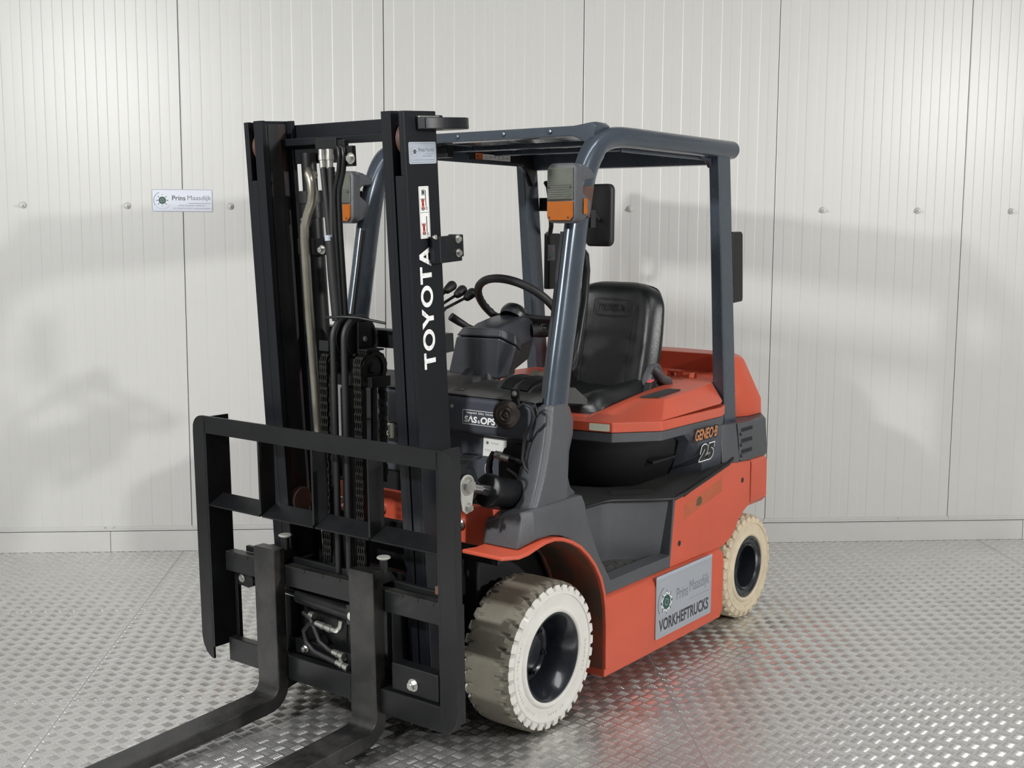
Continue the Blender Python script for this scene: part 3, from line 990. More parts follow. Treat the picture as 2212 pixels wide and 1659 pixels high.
# mast lettering and stickers (on the outer left face)
YS = 0.3628
b = B()
FRT = MM @ frame((-0.093, YS + 0.0006, 1.262), (0, 0, 1), (1, 0, 0))
wv = [('T', 0.0, 0.052), ('O', 0.058, 0.126), ('Y', 0.127, 0.192), ('O', 0.195, 0.263), ('T', 0.268, 0.322), ('A', 0.322, 0.384)]
for ch, a, c in wv:
    if ch == 'O':
        n = 40
        cx, cy, rx, ry = (a + c) / 2, 0.027, (c - a) / 2, 0.0285
        vs = []
        for i in range(n):
            t_ = 2 * PI * i / n
            vs.append((cx + rx * math.cos(t_), cy + ry * math.sin(t_), 0))
            vs.append((cx + (rx - 0.0145) * math.cos(t_), cy + (ry - 0.0105) * math.sin(t_), 0))
        b.add(vs, [(2 * i, 2 * ((i + 1) % n), 2 * ((i + 1) % n) + 1, 2 * i + 1) for i in range(n)])
    elif ch == 'T':
        m_ = (a + c) / 2
        rectp(b, a, 0.0435, c, 0.054, 0, 0)
        rectp(b, m_ - 0.0075, 0, m_ + 0.0075, 0.0435, 0, 0)
    elif ch == 'Y':
        m_ = (a + c) / 2
        b.add([(a, 0.054, 0), (a + 0.018, 0.054, 0), (m_ + 0.0075, 0.022, 0), (m_ - 0.0075, 0.022, 0)], [(0, 1, 2, 3)])
        b.add([(c, 0.054, 0), (c - 0.018, 0.054, 0), (m_ - 0.0075, 0.022, 0.0001), (m_ + 0.0075, 0.022, 0.0001)], [(0, 1, 2, 3)])
        rectp(b, m_ - 0.0075, 0, m_ + 0.0075, 0.023, 0, 0)
    else:
        m_ = (a + c) / 2
        b.add([(a, 0, 0), (a + 0.016, 0, 0), (m_ + 0.007, 0.054, 0), (m_ - 0.007, 0.054, 0)], [(0, 1, 2, 3)])
        b.add([(c, 0, 0), (c - 0.016, 0, 0), (m_ - 0.007, 0.054, 0.0001), (m_ + 0.007, 0.054, 0.0001)], [(0, 1, 2, 3)])
        rectp(b, a + 0.012, 0.013, c - 0.012, 0.022, 0.0002, 0)
part(b, 'mast_lettering', 'white', FRT, smooth=0)

FR = MM @ frame((-0.014, YS, 1.899), (-1, 0, 0), (0, 0, 1))
b = B()
b.prism(rrect(0.126, 0.066, 0.006, 4, 0.063, 0.033), 'z', 0, 0.0008)
st = part(b, 'company_sticker', 'label_g', FR, smooth=0)
b = B()
outline(b, rrect(0.116, 0.057, 0.004, 4, 0.063, 0.033), 0.0008, 0.001, 4)
gear_logo(b, 0.027, 0.037, 0.017, 0.001)
put_text(b, 'Prins', 0.045, 0.036, 0.072, 0.048, 0.001, 0)
put_text(b, 'Maasdijk', 0.076, 0.0335, 0.117, 0.048, 0.001, 4)
rectp(b, 0.076, 0.0295, 0.117, 0.0305, 0.001, 4)
put_text(b, 'VERKOOP • VERHUUR', 0.062, 0.0215, 0.106, 0.0250, 0.001, 4)
put_text(b, 'Tel: +31(0)174 512760 • www.prinsmaasdijk.nl', 0.012, 0.0095, 0.118, 0.0135, 0.001, 4)
fin(b, 'lettering', ['ink', 'ink_l', 'ink', 'wht', 'ink_g'], st, FR, smooth=0)

FR = MM @ frame((-0.050, YS, 1.671), (-1, 0, 0), (0, 0, 1))
b = B()
b.prism(rrect(0.046, 0.160, 0.002, 2, 0.023, 0.080), 'z', 0, 0.0008)
st = part(b, 'warning_pictogram', 'label_w', FR, smooth=0)
b = B()
outline(b, rrect(0.040, 0.076, 0.001, 2, 0.023, 0.118), 0.0009, 0.001, 1)
outline(b, rrect(0.040, 0.076, 0.001, 2, 0.023, 0.042), 0.0009, 0.001, 1)


def standing_figure(x, y):
    """a pictogram person crossed out in red"""
    rectp(b, x - 0.005, y + 0.016, x + 0.005, y + 0.031, 0.001, 0)
    rectp(b, x - 0.005, y, x - 0.001, y + 0.017, 0.001, 0)
    rectp(b, x + 0.001, y, x + 0.005, y + 0.017, 0.001, 0)
    disc(b, x, y + 0.034, 0, 0.0032, 0.001, 0, 12)
    for q in (-1, 1):
        b.add([(x + q * 0.010, y + 0.037, 0.0013), (x + q * 0.006, y + 0.037, 0.0013), (x - q * 0.009, y + 0.004, 0.0013), (x - q * 0.005, y + 0.004, 0.0013)], [(0, 1, 2, 3)], 2)
    rectp(b, x - 0.005, y + 0.014, x + 0.005, y + 0.029, 0.0012, 2)


standing_figure(0.017, 0.086)
rectp(b, 0.029, 0.098, 0.0325, 0.148, 0.001, 0)
rectp(b, 0.012, 0.133, 0.027, 0.150, 0.001, 0)
outline(b, rrect(0.012, 0.013, 0.001, 2, 0.0195, 0.1415), 0.001, 0.0012, 3)
disc(b, 0.033, 0.092, 0.0028, 0.0048, 0.001, 0, 16)
standing_figure(0.017, 0.010)
rectp(b, 0.029, 0.020, 0.0325, 0.068, 0.001, 0)
disc(b, 0.033, 0.014, 0.0028, 0.0048, 0.001, 0, 16)
fin(b, 'pictogram', ['blk', 'ink_g', 'redink', 'wht'], st, FR, smooth=0)

# hoses and pipes at the top of the mast
b = B()
b.tube([(-0.075, -0.118, 1.872), (-0.05, -0.115, 1.888), (-0.035, -0.100, 1.880), (-0.035, -0.090, 1.850), (-0.035, -0.088, 1.82), (-0.035, -0.095, 1.79), (-0.035, -0.118, 1.75), (-0.035, -0.136, 1.712), (-0.035, -0.140, 1.66), (-0.035, -0.140, 1.41), (-0.035, -0.136, 1.2), (-0.035, -0.132, 0.93), (-0.035, -0.136, 0.73)], 0.0155, 16)
part(b, 'steel_pipe', 'pipe', MM, smooth=60)
b = B()
b.box((-0.07, -0.068, 1.958), (-0.04, 0.03, 1.992))
b.box((-0.065, 0.025, 1.962), (-0.045, 0.062, 1.985))
b.box((-0.07, 0.048, 1.90), (-0.05, 0.088, 1.965))
hbk = part(b, 'hose_bracket', 'black', MM, bev=0.003)
b = B()
b.bolt((-0.050, 0.083, 1.925), (1, 0, 0), 0.012, 0.010)
fin(b, 'bolt', 'silver', hbk, MM, smooth=30)
b = B()
b.bolt((-0.045, -0.068, 1.633), (1, 0, 0), 0.010, 0.012)
part(b, 'pipe_clamp_bolt', 'silver', MM, smooth=30)
for i, (y0, y1) in enumerate(((-0.047, -0.031), (-0.012, -0.018))):
    b = B()
    b.lathe([(0.0125, 0), (0.0125, 0.018), (0.014, 0.018), (0.014, 0.034), (0.0115, 0.036), (0.0115, 0.062)], (-0.05, y0, 1.958), (0.02, 0.02 if i == 0 else -0.02, -1), 10)
    part(b, 'hose_fitting', 'silver', MM, smooth=30)
    b = B()
    b.tube([(-0.05, y0 + 0.002, 1.90), (-0.05, y0 + 0.008 * (1 - i), 1.80), (-0.05, y1 - 0.003, 1.68), (-0.05, y1, 1.60), (-0.05, y1 + 0.008, 1.41)], 0.0125, 12)
    part(b, 'hydraulic_hose', 'rubber', MM, smooth=60)
b = B()
b.tube([(-0.045, -0.024, 1.675), (-0.045, -0.022, 1.55), (-0.045, -0.014, 1.40)], 0.021, 14)
part(b, 'hose_sleeve', 'rubber', MM, smooth=60)
b = B()
b.tube([(-0.036, -0.025, 1.682), (-0.036, -0.024, 1.664)], 0.0150, 14)
part(b, 'hose_tape', 'label_g', MM, smooth=60)
for dy in (0.0, 0.020):
    b = B()
    b.tube([(-0.05, 0.020 + dy, 1.965), (-0.045, 0.036 + dy, 1.958), (-0.045, 0.038 + dy, 1.93), (-0.045, 0.030 + dy, 1.885), (-0.045, 0.022 + dy, 1.865), (-0.045, 0.008 + dy, 1.83), (-0.045, 0.004 + dy, 1.80), (-0.045, 0.001 + dy, 1.69), (-0.045, 0.003 + dy, 1.41)], 0.0085, 10)
    part(b, 'hydraulic_pipe', 'black', MM, smooth=60)

# ---------------------------------------------------------------- centre lift cylinder, sheaves, hoses, chains (upright, in world space)
XC = 0.405
b = B()
b.cyl((XC - 0.02, 0.045, 0.10), (XC - 0.0, 0.045, 1.18), 0.042, 28)
b.box((XC - 0.06, -0.065, 1.19), (XC + 0.03, 0.16, 1.225))
part(b, 'centre_lift_cylinder', 'black', smooth=40, bev=0.002)


def sheave(y, zc, R, W, xc, name='hose_sheave'):
    b = B()
    h = W / 2
    b.lathe([(R * 0.30, h), (R * 0.34, h), (R * 0.36, h * 0.6), (R * 0.84, h * 0.6), (R * 0.86, h), (R, h), (R, h * 0.7), (R * 0.88, h * 0.25), (R * 0.88, -h * 0.25), (R, -h * 0.7), (R, -h), (R * 0.3, -h)], (xc, y, zc), (0, 1, 0), 36)
    o = part(b, name, 'black', smooth=30)
    b = B()
    b.cyl((xc, y - h * 1.1, zc), (xc, y + h * 1.15, zc), R * 0.30, 20)
    fin(b, 'sheave_hub', 'black', o, smooth=30, bev=0.002)
    return o


sheave(0.022, 1.345, 0.068, 0.030, 0.402)
h2 = sheave(0.072, 1.345, 0.068, 0.030, 0.402)
b = B()
b.bolt((0.402, 0.092, 1.345), (0, 1, 0), 0.010, 0.006)
fin(b, 'bolt', 'silver', h2, smooth=30)
sheave(-0.035, 1.250, 0.052, 0.034, 0.402, 'chain_sheave')
sheave(0.122, 1.250, 0.052, 0.034, 0.402, 'chain_sheave')
b = B()
b.tube([(0.46, -0.02, 1.412), (0.455, 0.06, 1.418), (0.43, 0.10, 1.415), (0.42, 0.13, 1.410), (0.40, 0.19, 1.400)], 0.0045, 8)
part(b, 'guard_wire', 'black', smooth=60)
for a_, c_ in (((0.37, 0.095, 1.292), (0.455, 0.105, 1.30)), ((0.36, 0.103, 1.308), (0.44, 0.145, 1.314)), ((0.452, -0.06, 1.300), (0.456, -0.015, 1.335)), ((0.37, 0.090, 1.22), (0.43, 0.098, 1.40))):
    b = B()
    b.box(a_, c_)
    part(b, 'sheave_bracket', 'black', bev=0.0015)
for y in (0.022, 0.072):
    b = B()
    pts = [(0.402 + 0.068 * math.cos(a), y, 1.345 + 0.068 * math.sin(a)) for a in [PI * q / 12 for q in range(12, -1, -1)]]
    b.tube([(0.334, y, 0.65)] + pts + [(0.468, y, 1.2), (0.462, y, 0.9), (0.458, y, 0.56)], 0.0115, 12)
    part(b, 'lift_hose', 'rubber', smooth=60)

# roller chains: every link is a piece of its own
lk = B()
pw = 0.0245     # pitch
for y in (-0.013, -0.0045, 0.0045, 0.013):
    pl = [(0.0065 * math.cos(math.radians(a)), 0.0065 * math.sin(math.radians(a)) + pw / 2) for a in range(0, 181, 45)] + [(-0.0045, 0)] + [(0.0065 * math.cos(math.radians(a)), 0.0065 * math.sin(math.radians(a)) - pw / 2) for a in range(180, 361, 45)] + [(0.0045, 0)]
    lk.prism(pl, 'y', y - 0.0014, y + 0.0014)
link_me = None
pin = B()


def chain_path(y, zb, zr):
    """from the carriage up the front, over the sheave, down the back"""
    pts = []
    z = zb
    while z < 1.25:
        t_ = (z - zb) / (1.25 - zb)
        pts.append((0.449 + (0.458 - 0.449) * t_, y, z, 0.0))
        z += pw
    a = 0.0
    R = 0.057
    while a < PI:
        pts.append((0.402 + R * math.cos(a), y, 1.25 + R * math.sin(a), a))
        a += pw / R
    z = 1.25
    while z > zr:
        pts.append((0.402 - R, y, z, PI))
        z -= pw
    return pts


first_link = None
for y in (-0.035, 0.122):
    b = B()
    pth = chain_path(y, 0.60, 0.86)
    for (x, yy, z, a) in pth:
        ca, sa = math.cos(a), math.sin(a)
        px2, pz2 = x - 0.5 * pw * math.sin(a), z + 0.5 * pw * math.cos(a)
        b.cyl((px2, yy - 0.0165, pz2), (px2, yy + 0.0165, pz2), 0.0036, 8)
    ch = part(b, 'lift_chain', 'chain', smooth=40)
    for i, (x, yy, z, a) in enumerate(pth):
        if first_link is None:
            o = fin(lk, 'chain_link', 'chain', ch, smooth=0)
            first_link = o
        else:
            o = first_link.copy()
            COL.objects.link(o)
            o.parent = ch
        o.location = (x, yy + (0.0018 if i % 2 else -0.0018), z)
        o.rotation_euler = (0, -a, 0)

# ---------------------------------------------------------------- load backrest
RF = []
H0, H1, YB, TH = 0.156, 1.047, 0.605, 0.061


def strip(side):
    c0 = 0.07
    pts = [(side * (YB - TH), H1), ] if False else []
    return pts


b = B()
# top corner frame as one cut plate: outer rounded, inner square
outer = [(-YB, 0.24), (-YB, H1 - 0.06)] + [(-YB + 0.05 - 0.05 * math.cos(math.radians(a)), H1 - 0.05 + 0.05 * math.sin(math.radians(a))) for a in range(15, 91, 15)] + \
        [(YB - 0.05 + 0.05 * math.sin(math.radians(a)), H1 - 0.05 + 0.05 * math.cos(math.radians(a))) for a in range(0, 76, 15)] + [(YB, H1 - 0.06), (YB, 0.24)]
inner = [(-YB + TH, 0.24), (-YB + TH, H1 - TH)] + [(-YB + TH, H1 - TH)] * 6 + [(YB - TH, H1 - TH)] * 6 + [(YB - TH, H1 - TH), (YB - TH, 0.24)]
n = len(outer)
for x, off in ((0.0, 0), (-0.009, 1)):
    pass
vs = [(0.0, p[0], p[1]) for p in outer] + [(0.0, p[0], p[1]) for p in inner] + [(-0.009, p[0], p[1]) for p in outer] + [(-0.009, p[0], p[1]) for p in inner]
fs = []
for i in range(n - 1):
    if inner[i] == inner[i + 1]:
        fs.append((i, i + 1, n + i))
        fs.append((2 * n + i, 2 * n + i + 1, 3 * n + i))
    else:
        fs.append((i, i + 1, n + i + 1, n + i))
        fs.append((2 * n + i, 2 * n + i + 1, 3 * n + i + 1, 3 * n + i))
        fs.append((n + i, n + i + 1, 3 * n + i + 1, 3 * n + i))
    fs.append((i, i + 1, 2 * n + i + 1, 2 * n + i))
for s in (-1, 1):
    # rounded feet of the two uprights
    foot = [(s * (YB - TH), 0.24), (s * YB, 0.24), (s * YB, 0.235), (s * (YB - 0.006), 0.205), (s * (YB - 0.022), 0.176), (s * (YB - 0.045), 0.160), (s * (YB - TH), 0.156)]
    m_ = len(foot)
    k0 = len(vs)
    vs += [(0.0, p[0], p[1]) for p in foot] + [(-0.009, p[0], p[1]) for p in foot]
    fs.append(tuple(k0 + i for i in range(m_)))
    fs.append(tuple(k0 + m_ + i for i in range(m_)))
    for i in range(m_):
        j = (i + 1) % m_
        fs.append((k0 + i, k0 + j, k0 + m_ + j, k0 + m_ + i))
b.add(vs, fs)
br = part(b, 'load_backrest', 'black', CM, smooth=20)
for s in (-1, 1):
    b = B()
    b.box((-0.105, s * (YB - TH - 0.009), 0.20), (0.0, s * (YB - TH), H1 - 0.004))
    fin(b, 'backrest_side_plate', 'black', br, CM, bev=0.0015)
for y in (-0.262, -0.002, 0.252):
    b = B()
    b.box((-0.068, y - 0.0045, 0.735), (-0.001, y + 0.0045, H1 - TH + 0.004))
    fin(b, 'backrest_bar', 'black', br, CM, bev=0.0015)
ys = [-YB + TH, -0.262, -0.002, 0.252, YB - TH]
for i in range(4):
    b = B()
    y0, y1 = ys[i] + 0.0045, ys[i + 1] - 0.0045
    b.prism([(0.0, 0.728), (-0.004, 0.722), (-0.070, 0.752), (-0.068, 0.762)], 'y', y0, y1)
    fin(b, 'backrest_crossbar', 'black', br, CM, bev=0.0015)

# ---------------------------------------------------------------- fork carriage
b = B()
b.box((-0.082, -0.515, 0.482), (-0.047, 0.545, 0.553))
b.box((-0.105, -0.45, 0.553), (-0.088, 0.53, 0.575))
b.box((-0.082, -0.515, 0.145), (-0.047, 0.10, 0.232))
b.box((-0.082, 0.10, 0.110), (-0.047, 0.16, 0.232))
b.box((-0.082, 0.16, 0.148), (-0.020, 0.55, 0.232))
cg = part(b, 'fork_carriage', 'black', CM, bev=0.003)
# latch notches along the top edge
for y in (-0.47, -0.40, -0.11, -0.02, 0.06, 0.34, 0.405, 0.47):
    bb = B()
    bb.prism([(y - 0.009, 0.5535), (y + 0.009, 0.5535), (y + 0.005, 0.541), (y - 0.005, 0.541)], 'x', -0.0468, -0.0455)
    fin(bb, 'latch_notch', 'deep', cg, CM)
bb = B()
bb.box((-0.0865, -0.51, 0.548), (-0.0475, 0.54, 0.5545))
fin(bb, 'worn_edge', 'fork', cg, CM, bev=0.001)
for s, y in ((-1, -0.505), (1, 0.535)):
    b = B()
    b.box((-0.100 if s < 0 else -0.115, y - 0.008, 0.155), (-0.083, y + 0.008, 0.545))
    fin(b, 'carriage_end_plate', 'black', cg, CM, bev=0.002)
for y in (-0.24, 0.245):
    b = B()
    b.box((-0.22, y - 0.012, 0.12), (-0.09, y + 0.012, 0.55))
    fin(b, 'carriage_upright', 'black', cg, CM, bev=0.002)
b = B()
b.box((-0.115, -0.24, 0.232), (-0.085, 0.50, 0.285))
b.box((-0.16, -0.22, 0.13), (-0.13, 0.22, 0.47))
fin(b, 'lower_hanger_bar', 'black', cg, CM, bev=0.003)
for y, z in ((-0.150, 0.257), (0.035, 0.262), (0.095, 0.255)):
    b = B()
    b.bolt((-0.085, y, z), (1, 0, 0), 0.010, 0.012)
    fin(b, 'bolt', 'silver', cg, CM, smooth=30)
b = B()
b.box((-0.085, 0.30, 0.232), (-0.035, 0.50, 0.325))
fin(b, 'hook_block', 'black', cg, CM, bev=0.006)
b = B()
b.bolt((-0.035, 0.395, 0.270), (1, 0, 0), 0.014, 0.014)
fin(b, 'bolt', 'silver', cg, CM, smooth=30)
b = B()
b.box((-0.10, 0.47, 0.575), (-0.06, 0.54, 0.602))
fin(b, 'end_stop', 'orange_dirty', cg, CM, bev=0.003)

# side-shift cylinder
b = B()
b.cyl((-0.095, -0.185, 0.440), (-0.095, 0.075, 0.425), 0.028, 24)
b.box((-0.12, 0.068, 0.392), (-0.070, 0.115, 0.462))
ss = part(b, 'side_shift_cylinder', 'black', CM, smooth=40, bev=0.002)
b = B()
b.cyl((-0.095, -0.42, 0.4515), (-0.095, -0.185, 0.440), 0.013, 18)
fin(b, 'piston_rod', 'chrome', ss, CM, smooth=40)
b = B()
b.prism([(-0.485, 0.480), (-0.43, 0.480), (-0.405, 0.468), (-0.405, 0.435), (-0.43, 0.424), (-0.485, 0.428)], 'x', -0.115, -0.075)
fin(b, 'rod_clevis', 'black', ss, CM, bev=0.003)
for y, z in ((-0.46, 0.455), (0.090, 0.425)):
    b = B()
    b.bolt((-0.075 if y < 0 else -0.070, y, z), (1, 0, 0), 0.010, 0.006)
    fin(b, 'pin_head', 'silver', ss, CM, smooth=30)
# hoses with plated fittings between the forks
HS = [([(-0.085, -0.155, 0.385), (-0.075, -0.11, 0.375), (-0.07, -0.085, 0.345), (-0.07, -0.065, 0.305), (-0.07, -0.02, 0.285), (-0.07, 0.02, 0.277)], 0.009),
      ([(-0.07, -0.075, 0.365), (-0.075, -0.115, 0.355), (-0.075, -0.145, 0.325), (-0.075, -0.135, 0.285), (-0.07, -0.09, 0.262), (-0.065, 0.02, 0.250)], 0.010),
      ([(-0.08, 0.095, 0.40), (-0.08, 0.098, 0.35), (-0.08, 0.10, 0.30)], 0.011)]
for pts, r_ in HS:
    b = B()
    b.tube(pts, r_, 10)
    part(b, 'hydraulic_hose', 'rubber', CM, smooth=60)
FT = [((-0.07, -0.078, 0.367), (0.0, 1, -0.10), 0.075), ((-0.07, 0.0, 0.282), (0, 1, -0.12), 0.05), ((-0.065, 0.02, 0.251), (0, 1, -0.16), 0.055), ((-0.08, 0.10, 0.345), (0, 0.05, -1), 0.055), ((-0.085, -0.125, 0.385), (0, 1, -0.1), 0.022)]
for p, d, L in FT:
    b = B()
    d_ = Vector(d).normalized()
    b.lathe([(0.0105, 0), (0.0105, L * 0.35), (0.0125, L * 0.36), (0.0125, L * 0.55), (0.010, L * 0.56), (0.010, L * 0.7), (0.013, L * 0.71), (0.013, L)], p, d, 8)
    part(b, 'hose_fitting', 'silver', CM, smooth=25)
b = B()
b.tube([(-0.07, -0.005, 0.360), (-0.07, 0.02, 0.360), (-0.075, 0.032, 0.372), (-0.08, 0.034, 0.395)], 0.010, 10)
part(b, 'elbow_fitting', 'silver', CM, smooth=40)

# ---------------------------------------------------------------- forks
def fork(y0, y1):
    pts = [(0.5465, 0.617), (0.5355, 0.150)] + [(0.5755 - 0.040 * math.cos(math.radians(a)), 0.135 - 0.040 * math.sin(math.radians(a))) for a in (10, 30, 50, 70, 90)] + \
          [(0.90, 0.078), (1.40, 0.054), (1.60, 0.044), (1.61, 0.036), (1.58, 0.028), (1.2, 0.026), (0.75, 0.036), (0.60, 0.044)] + \
          [(0.570 - 0.082 * math.sin(math.radians(a)), 0.128 - 0.082 * math.cos(math.radians(a))) for a in (10, 30, 50, 70, 90)] + [(0.4925, 0.30), (0.4985, 0.617)]
    b = B()
    b.prism(pts, 'y', y0, y1)
    o = part(b, 'fork', 'fork', bev=0.004, smooth=25)
    # taper the blade towards its tip
    for v in o.data.vertices:
        if v.co.x > 1.35:
            t_ = (v.co.x - 1.35) / 0.26
            c_ = (y0 + y1) / 2
            v.co.y = c_ + (v.co.y - c_) * (1 - 0.45 * t_ * t_)
    b = B()
    b.prism([(0.497, 0.610), (0.455, 0.605), (0.430, 0.575), (0.425, 0.545), (0.442, 0.545), (0.446, 0.570), (0.497, 0.570)], 'y', y0 + 0.004, y1 - 0.004)
    fin(b, 'fork_hook', 'black', o, bev=0.004)
    b = B()
    b.prism([(0.490, 0.150), (0.440, 0.135), (0.435, 0.115), (0.490, 0.105)], 'y', y0 + 0.01, y1 - 0.01)
    fin(b, 'fork_hook', 'black', o, bev=0.004)
    b = B()
    yc = y0 + (y1 - y0) * 0.86
    b.cyl((0.480, yc, 0.605), (0.480, yc, 0.648), 0.014, 18)
    fin(b, 'locking_pin', 'black', o, smooth=40)
    b = B()
    b.lathe([(0.010, 0.0), (0.022, 0.007), (0.023, 0.010), (0.020, 0.013), (0.0, 0.0135)], (0.480, yc, 0.645), (0, 0, 1), 24, caps=False)
    fin(b, 'locking_pin_knob', 'zincplate', o, smooth=40)


fork(-0.305, -0.201)
fork(0.153, 0.264)


# ================================================================ BODY SIDES
def both(fn):
    for s in (1, -1):
        fn(s)


# lower sill with a slanted ledge
for s in (1, -1):
    b = B()
    sec = [(0.578, 0.088), (0.578, 0.340), (0.572, 0.362), (0.545, 0.392), (0.36, 0.392), (0.36, 0.088)]
    b.loft([[(-0.326, s * y, z) for y, z in sec], [(-1.213, s * y, z) for y, z in sec], [(-1.238, s * y, max(z, 0.125)) for y, z in sec]])
    part(b, 'side_sill', 'orange', bev=0.006, smooth=30)

    # upper side panel, cut round the rear wheel
    b = B()
    P = [(-0.832, 0.658), (-1.285, 0.735), (-1.485, 0.719), (-1.490, 0.527), (-1.435, 0.505), (-1.385, 0.470), (-1.350, 0.430), (-1.31, 0.405), (-1.245, 0.385), (-0.795, 0.390), (-0.800, 0.44)]
    b.prism(P, 'y', s * 0.505, s * 0.566)
    sp = part(b, 'side_panel', 'orange', bev=0.005, smooth=30)
    for x, z in ((-1.41, 0.643), (-0.875, 0.475)):
        bb = B()
        bb.lathe([(0.0, 0.0), (0.0115, 0.0), (0.0115, 0.0006), (0, 0.0006)], (x, s * 0.566, z), (0, s, 0), 20)
        fin(bb, 'plug_hole', 'deep', sp)
    if s > 0:
        bb = B()
        bb.add([(-0.91, 0.5664, 0.565), (-1.225, 0.5664, 0.625), (-1.225, 0.5664, 0.683), (-0.91, 0.5664, 0.622)], [(0, 1, 2, 3)])
        fin(bb, 'glue_patch', 'residue', sp)
        bb = B()
        bb.prism([(-1.005, 0.602), (-1.035, 0.600), (-1.052, 0.608), (-1.050, 0.632), (-1.035, 0.638), (-1.012, 0.630)], 'y', 0.5664, 0.5668)
        fin(bb, 'bare_patch', 'stain', sp)

    # grey frame of the step opening
    b = B()
    b.prism([(-0.392, 0.440), (-0.800, 0.440), (-0.822, 0.660), (-0.838, 0.660), (-0.806, 0.392), (-0.330, 0.392), (-0.332, 0.44)], 'y', s * 0.500, s * 0.5665)
    part(b, 'step_frame', 'grey', bev=0.004, smooth=30)
    b = B()
    wallp = [(-0.30, 0.365), (-0.60, 0.365), (-0.665, 0.385), (-0.775, 0.495), (-0.832, 0.555)]
    secs = []
    for (x, y) in wallp:
        secs.append([(x, s * y, 0.655), (x, s * y, 0.405), (x - 0.01, s * (y - 0.015), 0.405), (x - 0.01, s * (y - 0.015), 0.655)])
    b.loft(secs)
    part(b, 'step_panel', 'grey', bev=0.003, smooth=50)
    b = B()
    b.prism([(-0.30, s * 0.34), (-0.62, s * 0.34), (-0.69, s * 0.37), (-0.85, s * 0.52), (-0.85, s * 0.555), (-0.33, s * 0.555)], 'z', 0.400, 0.424)
    stp = part(b, 'step_plate', 'deck', bev=0.004, smooth=30)
    for i in range(5):
        for j in range(3):
            x, y = -0.45 - i * 0.065, 0.43 + j * 0.042
            if y - 0.36 < 0.62 * max(0, (-x - 0.62)) + 0.02:
                continue
            bb = B()
            bb.lathe([(0.014, 0), (0.011, 0.003), (0.0, 0.0035)], (x, s * y, 0.424), (0, 0, 1), 10, caps=False)
            fin(bb, 'step_stud', 'deck', stp, smooth=30)

# floor plate with its rubber mat and lip
b = B()
b.box((-0.10, -0.36, 0.62), (-1.30, 0.36, 0.655))
part(b, 'floor_plate', 'deep')
b = B()
edge = [(-0.22, 0.372), (-0.60, 0.372), (-0.655, 0.388), (-0.765, 0.500), (-0.835, 0.560), (-0.90, 0.566)]
ins = [(-0.22, 0.0), (-0.60, 0.0), (-0.655, 0.0), (-0.765, 0.0), (-0.835, 0.0), (-0.90, 0.0)]
b.loft([[(x, -y, 0.652), (x, y, 0.652), (x, y, 0.670), (x, -y, 0.670)] for x, y in edge] +
       [[(-1.28, -0.566, 0.728), (-1.28, 0.566, 0.728), (-1.28, 0.566, 0.746), (-1.28, -0.566, 0.746)]])
part(b, 'floor_mat', 'mat', bev=0.004, smooth=30)
for s in (1, -1):
    b = B()
    b.tube([(-0.36, s * 0.372, 0.662), (-0.60, s * 0.374, 0.662), (-0.655, s * 0.390, 0.662), (-0.765, s * 0.502, 0.661), (-0.835, s * 0.562, 0.661), (-0.92, s * 0.569, 0.674), (-1.10, s * 0.569, 0.705), (-1.27, s * 0.569, 0.736), (-1.315, s * 0.565, 0.752)], 0.008, 10)
    part(b, 'mat_lip', 'rubber', smooth=60)
b = B()
b.add([(-0.70, 0.36, 0.6712), (-0.83, 0.47, 0.6712), (-0.895, 0.42, 0.6712), (-0.76, 0.31, 0.6712)], [(0, 1, 2, 3)])
# a worn pale patch on the mat
part(b, 'worn_patch', 'deck')

# battery compartment: inset dark wall, grey corner panel, top rim
O1 = [(-0.57, -0.28), (-0.57, 0.28), (-0.598, 0.42), (-0.755, 0.547), (-1.238, 0.548), (-1.30, 0.53), (-1.42, 0.47), (-1.42, -0.47), (-1.30, -0.53), (-1.238, -0.548), (-0.755, -0.547), (-0.598, -0.42)]


def scale_poly(pl, d):
    out = []
    n = len(pl)
    for i in range(n):
        a = Vector(pl[i - 1]); c = Vector(pl[(i + 1) % n]); p = Vector(pl[i])
        e1 = (p - a).normalized(); e2 = (c - p).normalized()
        n1 = Vector((-e1.y, e1.x)); n2 = Vector((-e2.y, e2.x))
        m_ = (n1 + n2).normalized()
        k = d / max(0.4, m_.dot(n1))
        q = p + m_ * k
        out.append((q.x, q.y))
    return out


sgn = 1 if sum((O1[i][0] * O1[(i + 1) % 12][1] - O1[(i + 1) % 12][0] * O1[i][1]) for i in range(12)) > 0 else -1
b = B()
b.prism(scale_poly(O1, sgn * 0.004), 'z', 0.898, 0.936)
part(b, 'hood_rim', 'grey', bev=0.004, smooth=30)
b = B()
lowp = [(-0.60, -0.26), (-0.60, 0.26), (-0.63, 0.375), (-0.78, 0.475), (-1.02, 0.498), (-1.22, 0.49), (-1.36, 0.45), (-1.36, -0.45), (-1.22, -0.49), (-1.02, -0.498), (-0.78, -0.475), (-0.63, -0.375)]
botp = [(-0.78, -0.10), (-0.78, 0.10), (-0.828, 0.245), (-0.93, 0.325), (-1.06, 0.352), (-1.20, 0.372), (-1.32, 0.39), (-1.32, -0.39), (-1.20, -0.372), (-1.06, -0.352), (-0.93, -0.325), (-0.828, -0.245)]
lowp = [(-0.61, -0.24), (-0.61, 0.24), (-0.645, 0.37), (-0.78, 0.47), (-0.95, 0.495), (-1.15, 0.498), (-1.32, 0.47), (-1.32, -0.47), (-1.15, -0.498), (-0.95, -0.495), (-0.78, -0.47), (-0.645, -0.37)]
